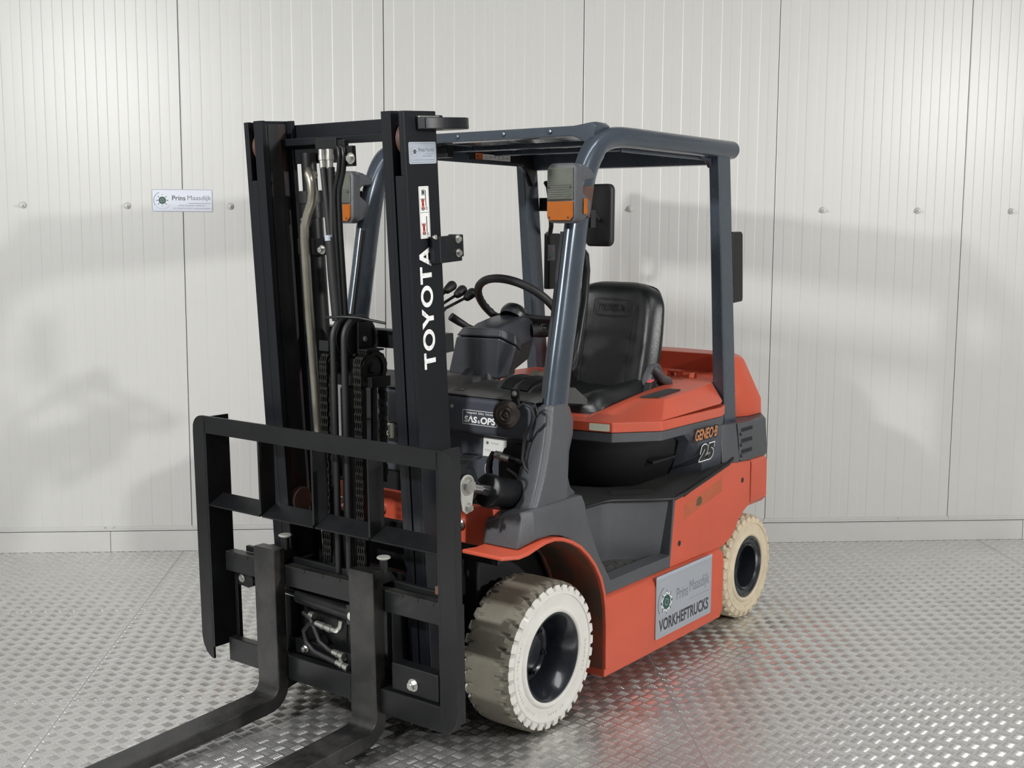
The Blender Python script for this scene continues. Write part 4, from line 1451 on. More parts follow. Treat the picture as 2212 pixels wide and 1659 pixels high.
b.loft([[(x, y, 0.655) for x, y in botp], [(0.72 * x + 0.28 * q[0], 0.72 * y + 0.28 * q[1], 0.70) for (x, y), q in zip(botp, lowp)], [(0.35 * x + 0.65 * q[0], 0.35 * y + 0.65 * q[1], 0.78) for (x, y), q in zip(botp, lowp)], [(x, y, 0.90) for x, y in lowp]])
part(b, 'battery_compartment', 'rubber', smooth=60)
for s in (1, -1):
    b = B()
    # grey corner panel: front edge leans, inner part curves into the dark wall
    b.loft([[(-1.08, s * 0.375, 0.668), (-1.10, s * 0.42, 0.680), (-1.155, s * 0.505, 0.705), (-1.236, s * 0.552, 0.738), (-1.236, s * 0.40, 0.738), (-1.10, s * 0.36, 0.668)],
            [(-1.045, s * 0.430, 0.745), (-1.062, s * 0.465, 0.745), (-1.11, s * 0.530, 0.75), (-1.237, s * 0.552, 0.78), (-1.237, s * 0.44, 0.78), (-1.07, s * 0.41, 0.745)],
            [(-0.985, s * 0.488, 0.860), (-1.003, s * 0.528, 0.860), (-1.04, s * 0.548, 0.86), (-1.238, s * 0.552, 0.86), (-1.238, s * 0.49, 0.86), (-1.01, s * 0.47, 0.86)],
            [(-0.915, s * 0.500, 0.902), (-0.935, s * 0.538, 0.902), (-0.97, s * 0.547, 0.902), (-1.238, s * 0.550, 0.902), (-1.238, s * 0.49, 0.902), (-0.95, s * 0.48, 0.902)]])
    cp = part(b, 'battery_side_panel', 'cowl', bev=0.003, smooth=35)
    b = B()
    b.box((-0.84, s * 0.430, 0.785), (-1.02, s * 0.462, 0.797))
    part(b, 'panel_ridge', 'rubber', bev=0.004)
    if s > 0:
        FR = frame((-0.990, 0.5538, 0.770), (-1, 0, 0), (0, 0, 1))
        b = B()
        put_text(b, 'GENEO·B', 0.018, 0.093, 0.205, 0.138, 0.0, 0, bold=0.03, shear=0.25)
        put_text(b, 'GENEO·B', 0.012, 0.088, 0.211, 0.143, -0.0006, 1, bold=0.06, shear=0.25)
        put_text(b, '25', 0.050, 0.002, 0.188, 0.074, -0.0006, 2, bold=0.085, shear=0.25)
        put_text(b, '25', 0.0545, 0.0055, 0.1835, 0.0705, 0.0, 1, bold=0.070, shear=0.25)
        part(b, 'model_lettering', ['org', 'blk', 'wht'], FR, smooth=0)

# orange hood: lower band, raised cheeks, rear deck
b = B()
b.prism(O1, 'z', 0.937, 0.976)
hd = part(b, 'battery_hood', 'orange', bev=0.004, smooth=30)
for s in (1, -1):
    b = B()
    lo = [(-0.598, 0.418, 0.975), (-0.755, 0.546, 0.976), (-1.238, 0.546, 0.990), (-1.300, 0.52, 0.992), (-1.30, 0.20, 0.99), (-0.70, 0.24, 0.975), (-0.60, 0.30, 0.975)]
    m1 = [(-0.66, 0.42, 0.990), (-0.765, 0.535, 0.992), (-1.225, 0.536, 1.005), (-1.303, 0.51, 1.008), (-1.303, 0.20, 1.0), (-0.72, 0.25, 0.99), (-0.665, 0.31, 0.985)]
    m2 = [(-0.735, 0.430, 1.020), (-0.80, 0.515, 1.022), (-1.195, 0.512, 1.036), (-1.305, 0.485, 1.038), (-1.305, 0.22, 1.03), (-0.78, 0.28, 1.02), (-0.735, 0.34, 1.015)]
    hi = [(-0.800, 0.430, 1.046), (-0.855, 0.497, 1.047), (-1.165, 0.490, 1.064), (-1.308, 0.462, 1.068), (-1.308, 0.30, 1.066), (-0.95, 0.33, 1.047), (-0.84, 0.36, 1.043)]
    b.loft([[(x, s * y, z) for x, y, z in q] for q in (lo, hi)])
    fin(b, 'hood_cheek', 'orange', hd, bev=0.005, smooth=30)
    b = B()
    b.hexa([(-0.835, s * 0.395, 1.045), (-0.868, s * 0.462, 1.046), (-1.06, s * 0.452, 1.057), (-1.05, s * 0.395, 1.056)], [(-0.835, s * 0.395, 1.050), (-0.868, s * 0.462, 1.051), (-1.06, s * 0.452, 1.062), (-1.05, s * 0.395, 1.061)])
    fin(b, 'grip_strip', 'mat', hd, bev=0.001)
b = B()
b.hexa([(-1.26, -0.46, 0.98), (-1.62, -0.42, 0.98), (-1.62, 0.42, 0.98), (-1.26, 0.46, 0.98)], [(-1.24, -0.45, 1.058), (-1.62, -0.42, 1.080), (-1.62, 0.42, 1.080), (-1.24, 0.45, 1.058)])
fin(b, 'rear_deck', 'orange', hd, bev=0.004)
b = B()
b.hexa([(-0.95, -0.32, 0.97), (-1.28, -0.32, 0.97), (-1.28, 0.33, 0.97), (-0.95, 0.33, 0.97)], [(-1.10, -0.30, 1.015), (-1.28, -0.30, 1.055), (-1.28, 0.30, 1.055), (-1.10, 0.30, 1.015)])
fin(b, 'seat_well', 'orange', hd, bev=0.004)
b = B()
b.box((-1.385, 0.20, 1.062), (-1.425, 0.215, 1.092))
b.box((-1.385, 0.245, 1.062), (-1.425, 0.26, 1.092))
b.box((-1.385, 0.20, 1.085), (-1.415, 0.26, 1.095))
b.hexa([(-1.39, 0.27, 1.066), (-1.42, 0.27, 1.066), (-1.42, 0.33, 1.066), (-1.39, 0.33, 1.066)], [(-1.395, 0.275, 1.078), (-1.415, 0.275, 1.078), (-1.415, 0.33, 1.092), (-1.395, 0.33, 1.092)])
fin(b, 'hood_latch', 'orange', hd, bev=0.003)
b = B()
b.hexa([(-0.20, -0.50, 0.92), (-0.21, -0.50, 0.92), (-0.21, -0.50, 0.93), (-0.20, -0.50, 0.93)], [(-0.2, -0.5, 0.94), (-0.21, -0.5, 0.94), (-0.21, -0.5, 0.95), (-0.2, -0.5, 0.95)])
# worn data label on the chamfer of the hood band
A0 = Vector((-0.5815, 0.328, 0)); A1 = Vector((-0.598, 0.418, 0))
du = (A1 - A0).normalized()
FR = frame((A0.x + 0.0012, A0.y, 0.9415), tuple(du), (0, 0, 1))
b = B()
b.prism(rrect(0.084, 0.028, 0.004, 3, 0.042, 0.014), 'z', 0, 0.001)
st = fin(b, 'worn_label', 'label_y', hd, FR)

# counterweight
b = B()


def cwring(z, pts):
    return [(x, y, z) for x, y in pts] + [(x, -y, z) for x, y in reversed(pts)]


b.loft([cwring(0.893, [(-1.60, 0.30), (-1.475, 0.455), (-1.585, 0.502), (-1.708, 0.502), (-1.79, 0.42), (-1.83, 0.10)]),
        cwring(0.962, [(-1.60, 0.30), (-1.475, 0.452), (-1.583, 0.500), (-1.705, 0.500), (-1.79, 0.42), (-1.83, 0.10)]),
        cwring(1.138, [(-1.575, 0.33), (-1.490, 0.446), (-1.535, 0.462), (-1.618, 0.455), (-1.72, 0.36), (-1.76, 0.10)]),
        cwring(1.158, [(-1.572, 0.33), (-1.500, 0.436), (-1.540, 0.448), (-1.605, 0.440), (-1.71, 0.35), (-1.74, 0.10)])])
part(b, 'counterweight_top', 'orange', bev=0.005, smooth=30)
b = B()
b.loft([cwring(0.720, [(-1.42, 0.40), (-1.42, 0.560), (-1.635, 0.562), (-1.74, 0.50), (-1.82, 0.30)]),
        cwring(0.735, [(-1.42, 0.40), (-1.42, 0.566), (-1.640, 0.568), (-1.75, 0.50), (-1.83, 0.30)]),
        cwring(0.885, [(-1.42, 0.40), (-1.42, 0.558), (-1.632, 0.560), (-1.74, 0.49), (-1.82, 0.30)]),
        cwring(0.893, [(-1.42, 0.40), (-1.42, 0.550), (-1.625, 0.552), (-1.735, 0.485), (-1.815, 0.30)])])
cb = part(b, 'counterweight_grey_band', 'grey', bev=0.004, smooth=30)
b = B()
b.loft([cwring(0.512, [(-1.50, 0.30), (-1.50, 0.550), (-1.635, 0.550), (-1.74, 0.49), (-1.82, 0.28)]),
        cwring(0.535, [(-1.50, 0.30), (-1.50, 0.566), (-1.648, 0.566), (-1.76, 0.50), (-1.84, 0.30)]),
        cwring(0.705, [(-1.495, 0.30), (-1.495, 0.568), (-1.640, 0.568), (-1.75, 0.50), (-1.83, 0.30)]),
        cwring(0.720, [(-1.495, 0.30), (-1.495, 0.558), (-1.630, 0.558), (-1.74, 0.49), (-1.82, 0.30)])])
part(b, 'counterweight_base', 'orange', bev=0.005, smooth=30)
for s in (1, -1):
    # louvred vent panel
    b = B()
    b.prism([(-1.372, 0.742), (-1.372, 0.800), (-1.350, 0.895), (-1.505, 0.893), (-1.505, 0.720), (-1.39, 0.728)], 'y', s * 0.53, s * 0.5665)
    vp = part(b, 'vent_panel', 'grey', bev=0.003, smooth=30)
    for i in range(3):
        z = 0.745 + i * 0.047
        x0 = -1.392 + 0.004 * i
        bb = B()
        bb.box((x0, s * 0.5662, z + 0.016), (-1.490, s * 0.5672, z + 0.032))
        fin(bb, 'vent_slot', 'deep', vp)
        bb = B()
        bb.prism([(0.5665 * s, z), (0.578 * s, z + 0.004), (0.578 * s, z + 0.009), (0.5665 * s, z + 0.017)], 'x', x0 + 0.012, -1.496)
        fin(bb, 'vent_louvre', 'grey', vp, bev=0.0015)
    # base trim of the rear guard pillar
    b = B()
    b.loft([[(-1.242, s * 0.556, 0.740), (-1.30, s * 0.566, 0.735), (-1.372, s * 0.570, 0.725), (-1.372, s * 0.45, 0.725), (-1.242, s * 0.45, 0.740)],
            [(-1.242, s * 0.550, 0.82), (-1.29, s * 0.562, 0.82), (-1.355, s * 0.568, 0.82), (-1.375, s * 0.45, 0.82), (-1.242, s * 0.45, 0.82)],
            [(-1.262, s * 0.530, 0.898), (-1.30, s * 0.552, 0.898), (-1.345, s * 0.562, 0.898), (-1.42, s * 0.40, 0.898), (-1.262, s * 0.40, 0.898)]])
    part(b, 'pillar_base', 'grey', bev=0.004, smooth=40)

# ---------------------------------------------------------------- magnetic sign on the sill
FR = frame((-0.6765, 0.5795, 0.134), (-1, 0, 0), (0, 0, 1))
b = B()
b.prism(rrect(0.446, 0.248, 0.008, 4, 0.223, 0.124), 'z', 0, 0.0025)
st = part(b, 'side_sign', 'sign', FR, smooth=0)
b = B()
b.prism(rrect(0.446, 0.012, 0.004, 3, 0.223, 0.243), 'z', 0.0005, 0.0035)
fin(b, 'sign_edge_sheen', 'label_g', st, FR, smooth=0)  # paler strip: sheen on the sign's top edge, put into the colour
b = B()
outline(b, rrect(0.428, 0.218, 0.008, 4, 0.223, 0.119), 0.0013, 0.0028, 1)
gear_logo(b, 0.080, 0.135, 0.066, 0.0028)
put_text(b, 'Prins', 0.158, 0.122, 0.248, 0.170, 0.0028, 4, bold=0.005)
put_text(b, 'Maasdijk', 0.262, 0.116, 0.424, 0.178, 0.0028, 5)
rectp(b, 0.262, 0.1025, 0.424, 0.1040, 0.0028, 5)
rectp(b, 0.150, 0.1030, 0.262, 0.1036, 0.0028, 1)
put_text(b, 'VORKHEFTRUCKS', 0.024, 0.024, 0.422, 0.074, 0.0028, 0, bold=0.03)
fin(b, 'lettering', ['ink', 'ink_l', 'green', 'wht', 'ink_g', 'ink_g'], st, FR, smooth=0)


# ================================================================ OVERHEAD GUARD
def bent(path, prof, n=16):
    """path (x,z) in a constant-y plane with (r_in_plane, r_y)"""
    return


for s in (1, -1):
    Y = s * 0.495
    P = [(-0.108, 1.05), (-0.120, 1.11), (-0.143, 1.245), (-0.170, 1.38), (-0.200, 1.54), (-0.228, 1.696), (-0.256, 1.82), (-0.283, 1.90), (-0.320, 1.962), (-0.375, 2.005), (-0.455, 2.027), (-0.56, 2.034), (-0.75, 2.034), (-1.365, 2.034)]
    ra = [0.058, 0.058, 0.056, 0.055, 0.054, 0.054, 0.051, 0.048, 0.044, 0.040, 0.038, 0.037, 0.037, 0.037]
    rb = [0.026, 0.026, 0.026, 0.026, 0.026, 0.027, 0.029, 0.031, 0.034, 0.036, 0.037, 0.037, 0.037, 0.037]
    secs = []
    # smooth the path
    def cr(p0, p1, p2, p3, t):
        return 0.5 * (2 * p1 + (p2 - p0) * t + (2 * p0 - 5 * p1 + 4 * p2 - p3) * t * t + (3 * p1 - p0 - 3 * p2 + p3) * t ** 3)
    Q = []
    for i in range(len(P) - 1):
        i0, i3 = max(i - 1, 0), min(i + 2, len(P) - 1)
        for k in range(3):
            t = k / 3
            Q.append([cr(P[i0][c], P[i][c], P[i + 1][c], P[i3][c], t) for c in (0, 1)] + [ra[i] + (ra[i + 1] - ra[i]) * t, rb[i] + (rb[i + 1] - rb[i]) * t])
    Q.append([P[-1][0], P[-1][1], ra[-1], rb[-1]])
    for i, q in enumerate(Q):
        a, c = Q[max(i - 1, 0)], Q[min(i + 1, len(Q) - 1)]
        t = Vector((c[0] - a[0], c[1] - a[1])).normalized()
        nx, nz = -t.y, t.x
        sec = []
        for j in range(24):
            an = 2 * PI * j / 24
            e = 0.72 if q[2] > 0.042 else 1.0       # squarer, flatter profile on the upright part
            cc, ss_ = math.cos(an), math.sin(an)
            ca = math.copysign(abs(cc) ** e, cc)
            sa = math.copysign(abs(ss_) ** e, ss_)
            sec.append((q[0] + nx * q[2] * ca, Y + q[3] * sa, q[1] + nz * q[2] * ca))
        secs.append(sec)
    b = B()
    b.loft(secs)
    gp = part(b, 'guard_front_pillar', 'guard', smooth=50)
    # black weather strip along the front edge
    b = B()
    b.loft([[(x + dx + 0.046, Y - s * 0.020 + dy, z) for dx, dy in ((0.008, -0.006), (0.008, 0.006), (-0.004, 0.006), (-0.004, -0.006))] for x, z in P[1:6]])
    fin(b, 'edge_strip', 'rubber', gp, smooth=30)
    # rear pillar: tapering box section
    b = B()
    b.hexa([(-1.330, s * 0.462, 0.885), (-1.332, s * 0.518, 0.885), (-1.430, s * 0.520, 0.885), (-1.430, s * 0.462, 0.885)],
           [(-1.212, s * 0.470, 2.02), (-1.214, s * 0.515, 2.02), (-1.320, s * 0.515, 2.02), (-1.320, s * 0.470, 2.02)])
    part(b, 'guard_rear_pillar', 'guard', bev=0.007, seg=3, smooth=30)
    b = B()
    b.prism([(-1.225, 1.955), (-1.19, 1.985), (-1.13, 2.000), (-1.13, 2.03), (-1.25, 2.03)], 'y', s * 0.462, s * 0.482)
    part(b, 'guard_gusset', 'guard', bev=0.003)
    # side gutter under the pipe
    b = B()
    b.prism([(s * 0.468, 2.052), (s * 0.468, 1.985), (s * 0.460, 1.985), (s * 0.457, 2.035), (s * 0.43, 2.040), (s * 0.43, 2.052)], 'x', -0.56, -1.33)
    part(b, 'roof_side_rail', 'guard', bev=0.002)
b = B()
rp = [(-0.478, 1.998), (-0.410, 2.029), (0.410, 2.029), (0.478, 1.998), (0.492, 2.008), (0.508, 2.060), (0.490, 2.074), (0.410, 2.064), (-0.410, 2.064), (-0.490, 2.074), (-0.508, 2.060), (-0.492, 2.008)]
b.loft([[(-0.328, y, z) for y, z in rp], [(-0.356, y, z + 0.004) for y, z in rp], [(-0.43, y * 0.985, z + 0.004) for y, z in rp]])
fb = part(b, 'guard_front_bar', 'guard', bev=0.004, smooth=30)
for y in (0.10, 0.31, -0.12, -0.33):
    b = B()
    b.lathe([(0.011, 0.0), (0.010, 0.004), (0.004, 0.006), (0, 0.006)], (-0.328, y, 2.049), (1, 0, 0.05), 16, caps=False)
    fin(b, 'rivet', 'guard', fb, smooth=40)
b = B()
secs = []
# pressed roof sheet with long ribs
def roofz(y):
    return 2.058 + 0.016 * (0.5 + 0.5 * math.cos(y / 0.405 * 3 * PI)) * (1 if abs(y) < 0.39 else 0)
n = 48
top = [(-0.43 + 0.86 * i / n) for i in range(n + 1)]
for x in (-0.40, -0.46, -1.26, -1.34):
    k = 1.0 if -1.3 < x < -0.45 else 0.2
    secs.append([(x, y, 2.052 + (roofz(y) - 2.052) * k) for y in top] + [(x, y, 2.046 + (roofz(y) - 2.052) * k) for y in reversed(top)])
b.loft(secs)
part(b, 'roof_sheet', 'guard', smooth=40)
b = B()
for x in (-0.70, -1.0):
    b.box((x - 0.02, -0.46, 2.022), (x + 0.02, 0.46, 2.042))
b.box((-1.27, -0.47, 1.972), (-1.33, 0.47, 2.045))
rc = part(b, 'roof_crossbar', 'guard', bev=0.004)
b = B()
b.box((-0.50, -0.46, 1.985), (-0.46, -0.28, 2.030))
part(b, 'roof_junction_box', 'black', bev=0.004)
b = B()
b.prism([(-0.79, 2.052), (-0.80, 2.03), (-0.795, 2.020), (-0.815, 2.018), (-0.818, 1.999), (-1.20, 1.994), (-1.24, 1.95), (-1.27, 1.90), (-1.33, 2.045)], 'y', -0.470, -0.455)
rr_ = part(b, 'roof_right_rail', 'black', bev=0.003)
FR = frame((-0.850, -0.4540, 2.003), (-1, 0, 0), (0.0, 0, 1))
b = B().box((0, 0, 0), (0.050, 0.026, 0.0006))
st = fin(b, 'warning_label', 'warn', FL, FR)
b = B().box((0.050, 0, 0), (0.245, 0.024, 0.0005))
fin(b, 'label_text_panel', 'label_w', st, FR)
b = B()
b.add([(0.006, 0.010, 0.001), (0.022, 0.010, 0.001), (0.014, 0.023, 0.001)], [(0, 1, 2)])
put_text(b, 'A II', 0.024, 0.010, 0.045, 0.022, 0.001, 0, bold=0.02)
rectp(b, 0.006, 0.003, 0.045, 0.006, 0.001, 0)
for i in range(6):
    rectp(b, 0.062 + i * 0.030, 0.006 + 0.002 * (i % 3), 0.084 + i * 0.030, 0.008 + 0.002 * (i % 3), 0.0012, 1)
    rectp(b, 0.066 + i * 0.030, 0.014, 0.078 + i * 0.030, 0.0165, 0.0012, 1)
fin(b, 'label_symbols', ['blk', 'ink_g'], st, FR)
# sticker, grab handle and lamp boxes on the rear pillars
for s, (x, y, z0, z1) in ((-1, (-1.40, 0.452, 1.435, 1.688)), (1, (-1.52, 0.445, 1.40, 1.70))):
    b = B()
    if s > 0:
        b.prism([(-1.395, z0), (-1.470, z0 + 0.004), (-1.474, z0 + 0.02), (-1.458, z1 - 0.012), (-1.447, z1), (-1.368, z1 - 0.002), (-1.363, z1 - 0.02), (-1.385, z0 + 0.012)], 'y', 0.480, 0.513)
    else:
        b.box((-1.425, -0.505, z0 - 0.01), (-1.515, -0.472, z1 + 0.0))
    part(b, 'rear_lamp_box', 'black', bev=0.006, seg=3)
b = B()
b.tube([(-1.36, -0.450, 1.92), (-1.345, -0.425, 1.90), (-1.345, -0.415, 1.85), (-1.355, -0.415, 1.77), (-1.365, -0.420, 1.72), (-1.385, -0.440, 1.69), (-1.40, -0.465, 1.685)], 0.011, 12)
b.box((-1.335, -0.468, 1.79), (-1.385, -0.425, 1.85))
part(b, 'grab_handle', 'black', smooth=50)
FR = frame((-1.395, -0.4610, 1.560), (-1, 0, 0), (0, 0, 1))
b = B().box((0, 0, 0), (0.060, 0.075, 0.0006))
st = fin(b, 'instruction_sticker', 'guard', FL, FR)
b = B()
outline(b, rrect(0.058, 0.073, 0.002, 2, 0.030, 0.0375), 0.0012, 0.001, 0)
rectp(b, 0.010, 0.018, 0.024, 0.020, 0.001, 0)
rectp(b, 0.010, 0.018, 0.012, 0.045, 0.001, 0)
rectp(b, 0.022, 0.018, 0.024, 0.035, 0.001, 0)
disc(b, 0.013, 0.014, 0.002, 0.004, 0.001, 0, 12)
disc(b, 0.022, 0.014, 0.002, 0.004, 0.001, 0, 12)
disc(b, 0.044, 0.048, 0.006, 0.008, 0.001, 1, 16)
rectp(b, 0.043, 0.018, 0.045, 0.040, 0.001, 0)
fin(b, 'symbols', ['ink', 'redink'], st, FR)

# entry grip on the left front pillar
b = B()
b.tube([(-0.270, 0.485, 1.64), (-0.315, 0.478, 1.615), (-0.330, 0.474, 1.56), (-0.322, 0.472, 1.45), (-0.290, 0.472, 1.33), (-0.272, 0.473, 1.275), (-0.245, 0.480, 1.235), (-0.205, 0.490, 1.215)], 0.014, 12)
part(b, 'entry_grip', 'black', smooth=60)

# ================================================================ HEAD LAMPS, MIRROR
for s in (1, -1):
    b = B()
    yc, zc = s * 0.517, 1.820
    secs = []
    for x, w_, h_, r_ in ((-0.108, 0.108, 0.182, 0.022), (-0.113, 0.121, 0.198, 0.027), (-0.148, 0.122, 0.200, 0.028), (-0.155, 0.110, 0.184, 0.024)):
        secs.append([(x, yc + p[0], zc + 0.003 + p[1]) for p in rrect(w_, h_, r_, 5)])
    b.loft(secs)
    hl = part(b, 'head_lamp', 'grey', smooth=50)
    b = B()
    b.prism([(-0.135, 1.921), (-0.170, 1.916), (-0.205, 1.904), (-0.224, 1.888), (-0.226, 1.873), (-0.170, 1.866), (-0.155, 1.854), (-0.152, 1.830), (-0.170, 1.819), (-0.206, 1.796), (-0.196, 1.754), (-0.172, 1.738), (-0.135, 1.728)], 'y', yc - 0.058, yc + 0.058)
    fin(b, 'lamp_housing', 'grey', hl, bev=0.009, seg=3, smooth=40)
    b = B()
    b.box((-0.1075, yc - 0.051, zc - 0.020), (-0.100, yc + 0.051, zc + 0.088))
    fin(b, 'clear_lens', 'lens', hl, bev=0.004)
    for i in range(7):
        b = B()
        z = zc - 0.014 + i * 0.0075
        b.cyl((-0.100, yc - 0.046, z), (-0.100, yc + 0.046, z), 0.003, 8)
        fin(b, 'lens_rib', 'lens', hl, smooth=50)
    b = B()
    b.box((-0.1080, yc - 0.048, zc - 0.018), (-0.1072, yc + 0.048, zc + 0.086))
    fin(b, 'lamp_reflector', 'reflector', hl)
    b = B()
    b.prism([(yc - 0.051, zc - 0.024), (yc + 0.051, zc - 0.024), (yc + 0.051, zc - 0.075), (yc + 0.040, zc - 0.088), (yc - 0.040, zc - 0.088), (yc - 0.051, zc - 0.075)], 'x', -0.1075, -0.098)
    fin(b, 'amber_lens', 'amber', hl, bev=0.003)
    b = B()
    b.box((-0.150, s * 0.5795, zc - 0.066), (-0.172, s * 0.5815, zc - 0.014) if True else (0, 0, 0))
    fin(b, 'side_repeater', 'amber', hl, bev=0.002)
    for yy, zz in ((yc - 0.044, zc + 0.022), (yc + 0.044, zc + 0.022), (yc - 0.040, zc - 0.078), (yc + 0.036, zc - 0.078)):
        b = B()
        b.cyl((-0.0995, yy, zz), (-0.0970, yy, zz), 0.0035, 8)
        fin(b, 'lens_screw', 'blk', hl)
    b = B()
    b.prism([(-0.150, 1.848), (-0.285, 1.852), (-0.262, 1.745), (-0.250, 1.742), (-0.242, 1.765), (-0.165, 1.815)], 'y', s * 0.522, s * 0.532)
    b.bolt((-0.168, s * 0.532, 1.838), (0, s, 0), 0.006, 0.004)
    part(b, 'lamp_bracket', 'brown', bev=0.002)
b = B()
secs = []
for x, w_, h_ in ((-0.405, 0.112, 0.208), (-0.412, 0.124, 0.220), (-0.430, 0.124, 0.220), (-0.442, 0.10, 0.18)):
    secs.append([(x + 0.15 * (p[0] + 0.06), 0.474 + p[0], 1.754 + p[1]) for p in rrect(w_, h_, 0.024, 5)])
b.loft(secs)
mr = part(b, 'side_mirror', 'rubber', smooth=50)
b = B()
b.tube([(-0.285, 0.505, 1.76), (-0.32, 0.51, 1.755), (-0.36, 0.50, 1.74), (-0.412, 0.47, 1.74)], 0.008, 10)
b.box((-0.285, 0.49, 1.71), (-0.315, 0.52, 1.77))
fin(b, 'mirror_arm', 'rubber', mr, smooth=50)

# ================================================================ SEAT
SY0 = 0.035
b = B()
# cushion: rounded bolster, front edge rolled
secs = []
NXs = 14
for i in range(NXs + 1):
    t = i / NXs
    x = -0.715 - t * 0.45
    hw = 0.252 - 0.02 * max(0, 0.25 - t) * 4 * 0.6
    zt = 1.050 - 0.045 * (max(0, 0.20 - t) / 0.20) ** 2.2 + 0.022 * t
    zb = 0.926 + 0.022 * (max(0, 0.10 - t) / 0.10) ** 1.5 + 0.012 * t
    sec = []
    m_ = 20
    for j in range(m_):
        a = PI * j / (m_ - 1)
        yy = hw * math.cos(a)
        e = abs(math.cos(a))
        bol = 0.030 * math.exp(-((abs(yy) - hw * 0.72) / 0.05) ** 2) * min(1, t * 5)
        fall = (e ** 12) * 0.045
        sec.append((x, SY0 + yy, zt - 0.028 * (1 - e ** 2) * min(1, t * 4) + bol - fall))
    sec += [(x, SY0 - hw, zb + 0.02), (x, SY0 - hw * 0.85, zb), (x, SY0 + hw * 0.85, zb), (x, SY0 + hw, zb + 0.02)]
    secs.append(sec)
b.loft(secs)
cu = empty('seat')
cu.parent = FL
fin(b, 'seat_cushion', 'seat', cu, smooth=60, sub=1)
b = B()
secs = []
NZ = 16
for i in range(NZ + 1):
    t = i / NZ
    z = 0.975 + 0.515 * t
    xf = -1.085 - 0.115 * t
    hw = 0.235 + 0.018 * math.sin(PI * min(1, t * 1.1)) - 0.055 * max(0, t - 0.80) / 0.2 * max(0, t - 0.80) / 0.2
    th = 0.105 - 0.03 * t
    rnd = 0.045 * max(0, (t - 0.90) / 0.10) ** 2
    sec = []
    m_ = 20
    for j in range(m_):
        a = PI * j / (m_ - 1)
        yy = hw * math.cos(a)
        e = abs(math.cos(a))
        bol = 0.034 * math.exp(-((abs(yy) - hw * 0.80) / 0.045) ** 2) * math.sin(PI * min(1, max(0.0, t * 1.02))) ** 0.5
        fall = (e ** 10) * 0.045
        sec.append((xf + bol - fall - rnd - 0.012 * (1 - e ** 2), SY0 + yy, z - 0.03 * (e ** 6) * max(0, t - 0.8) * 5))
    sec += [(xf - th * 0.7, SY0 - hw * 0.99, z - 0.02 * t), (xf - th, SY0 - hw * 0.8, z), (xf - th, SY0 + hw * 0.8, z), (xf - th * 0.7, SY0 + hw * 0.99, z - 0.02 * t)]
    secs.append(sec)
b.loft(secs)
fin(b, 'seat_backrest', 'seat', cu, smooth=60, sub=1)
# piping seams and embossed badge
for q in (-0.112, 0.112):
    b = B()
    b.tube([(-1.083 - 0.115 * t + 0.0015, SY0 + q * (1 + 0.12 * t), 0.985 + 0.515 * t) for t in (0.03, 0.2, 0.4, 0.6, 0.78)], 0.0022, 6)
    fin(b, 'seat_seam', 'rubber', cu, smooth=60)
FR = frame((-1.085 - 0.115 * 0.71 + 0.004, SY0 - 0.085, 1.375 - 0.035), (0, 1, 0), (-0.22, 0, 1))
b = B()
outline(b, rrect(0.165, 0.075, 0.015, 5, 0.085, 0.037), 0.003, 0.0, 0)
put_text(b, 'TOYOTA', 0.022, 0.022, 0.148, 0.052, 0.001, 0, bold=0.02)
bb_ = fin(b, 'embossed_badge', 'rubber', cu, FR, smooth=0)
so = bb_.modifiers.new('s', 'SOLIDIFY')
so.thickness = 0.003
b = B()
b.box((-1.02, -0.19, 0.972), (-1.19, 0.26, 0.995))
fin(b, 'seat_rear_panel', 'rubber', cu, bev=0.004)
b = B()
b.box((-0.84, -0.17, 0.93), (-1.15, 0.24, 0.962))
fin(b, 'seat_slider', 'deep', cu, bev=0.004)
b = B()
b.hexa([(-1.12, -0.10, 1.046), (-1.20, -0.10, 1.046), (-1.20, 0.20, 1.046), (-1.12, 0.20, 1.046)], [(-1.12, -0.10, 1.048), (-1.20, -0.10, 1.048), (-1.20, 0.20, 1.048), (-1.12, 0.20, 1.048)])
fin(b, 'white_sheet', 'label_w', cu)
# belt buckle and recliner lever on the left of the seat
b = B()
b.hexa([(-1.02, 0.275, 0.985), (-1.10, 0.275, 0.985), (-1.10, 0.315, 0.985), (-1.02, 0.315, 0.985)], [(-1.07, 0.275, 1.075), (-1.115, 0.275, 1.085), (-1.115, 0.310, 1.085), (-1.07, 0.310, 1.075)])
bk = part(b, 'belt_buckle', 'rubber', bev=0.005)
b = B()
b.hexa([(-1.072, 0.282, 1.072), (-1.100, 0.282, 1.082), (-1.100, 0.305, 1.082), (-1.072, 0.305, 1.072)], [(-1.071, 0.282, 1.077), (-1.099, 0.282, 1.087), (-1.099, 0.305, 1.087), (-1.071, 0.305, 1.077)])
fin(b, 'release_button', 'red', bk, bev=0.0015)
b = B()
b.prism([(-1.07, 0.99), (-1.20, 1.00), (-1.215, 1.06), (-1.195, 1.13), (-1.16, 1.155), (-1.12, 1.14), (-1.09, 1.09)], 'y', 0.245, 0.290)
ra_ = part(b, 'recliner_housing', 'grey', bev=0.014, seg=3)
b = B()
b.tube([(-1.095, 0.305, 1.135), (-1.12, 0.312, 1.115), (-1.15, 0.315, 1.085), (-1.19, 0.315, 1.070), (-1.205, 0.315, 1.060)], [0.008, 0.013, 0.016, 0.022, 0.016], 12)
fin(b, 'recliner_lever', 'grey', ra_, smooth=60)
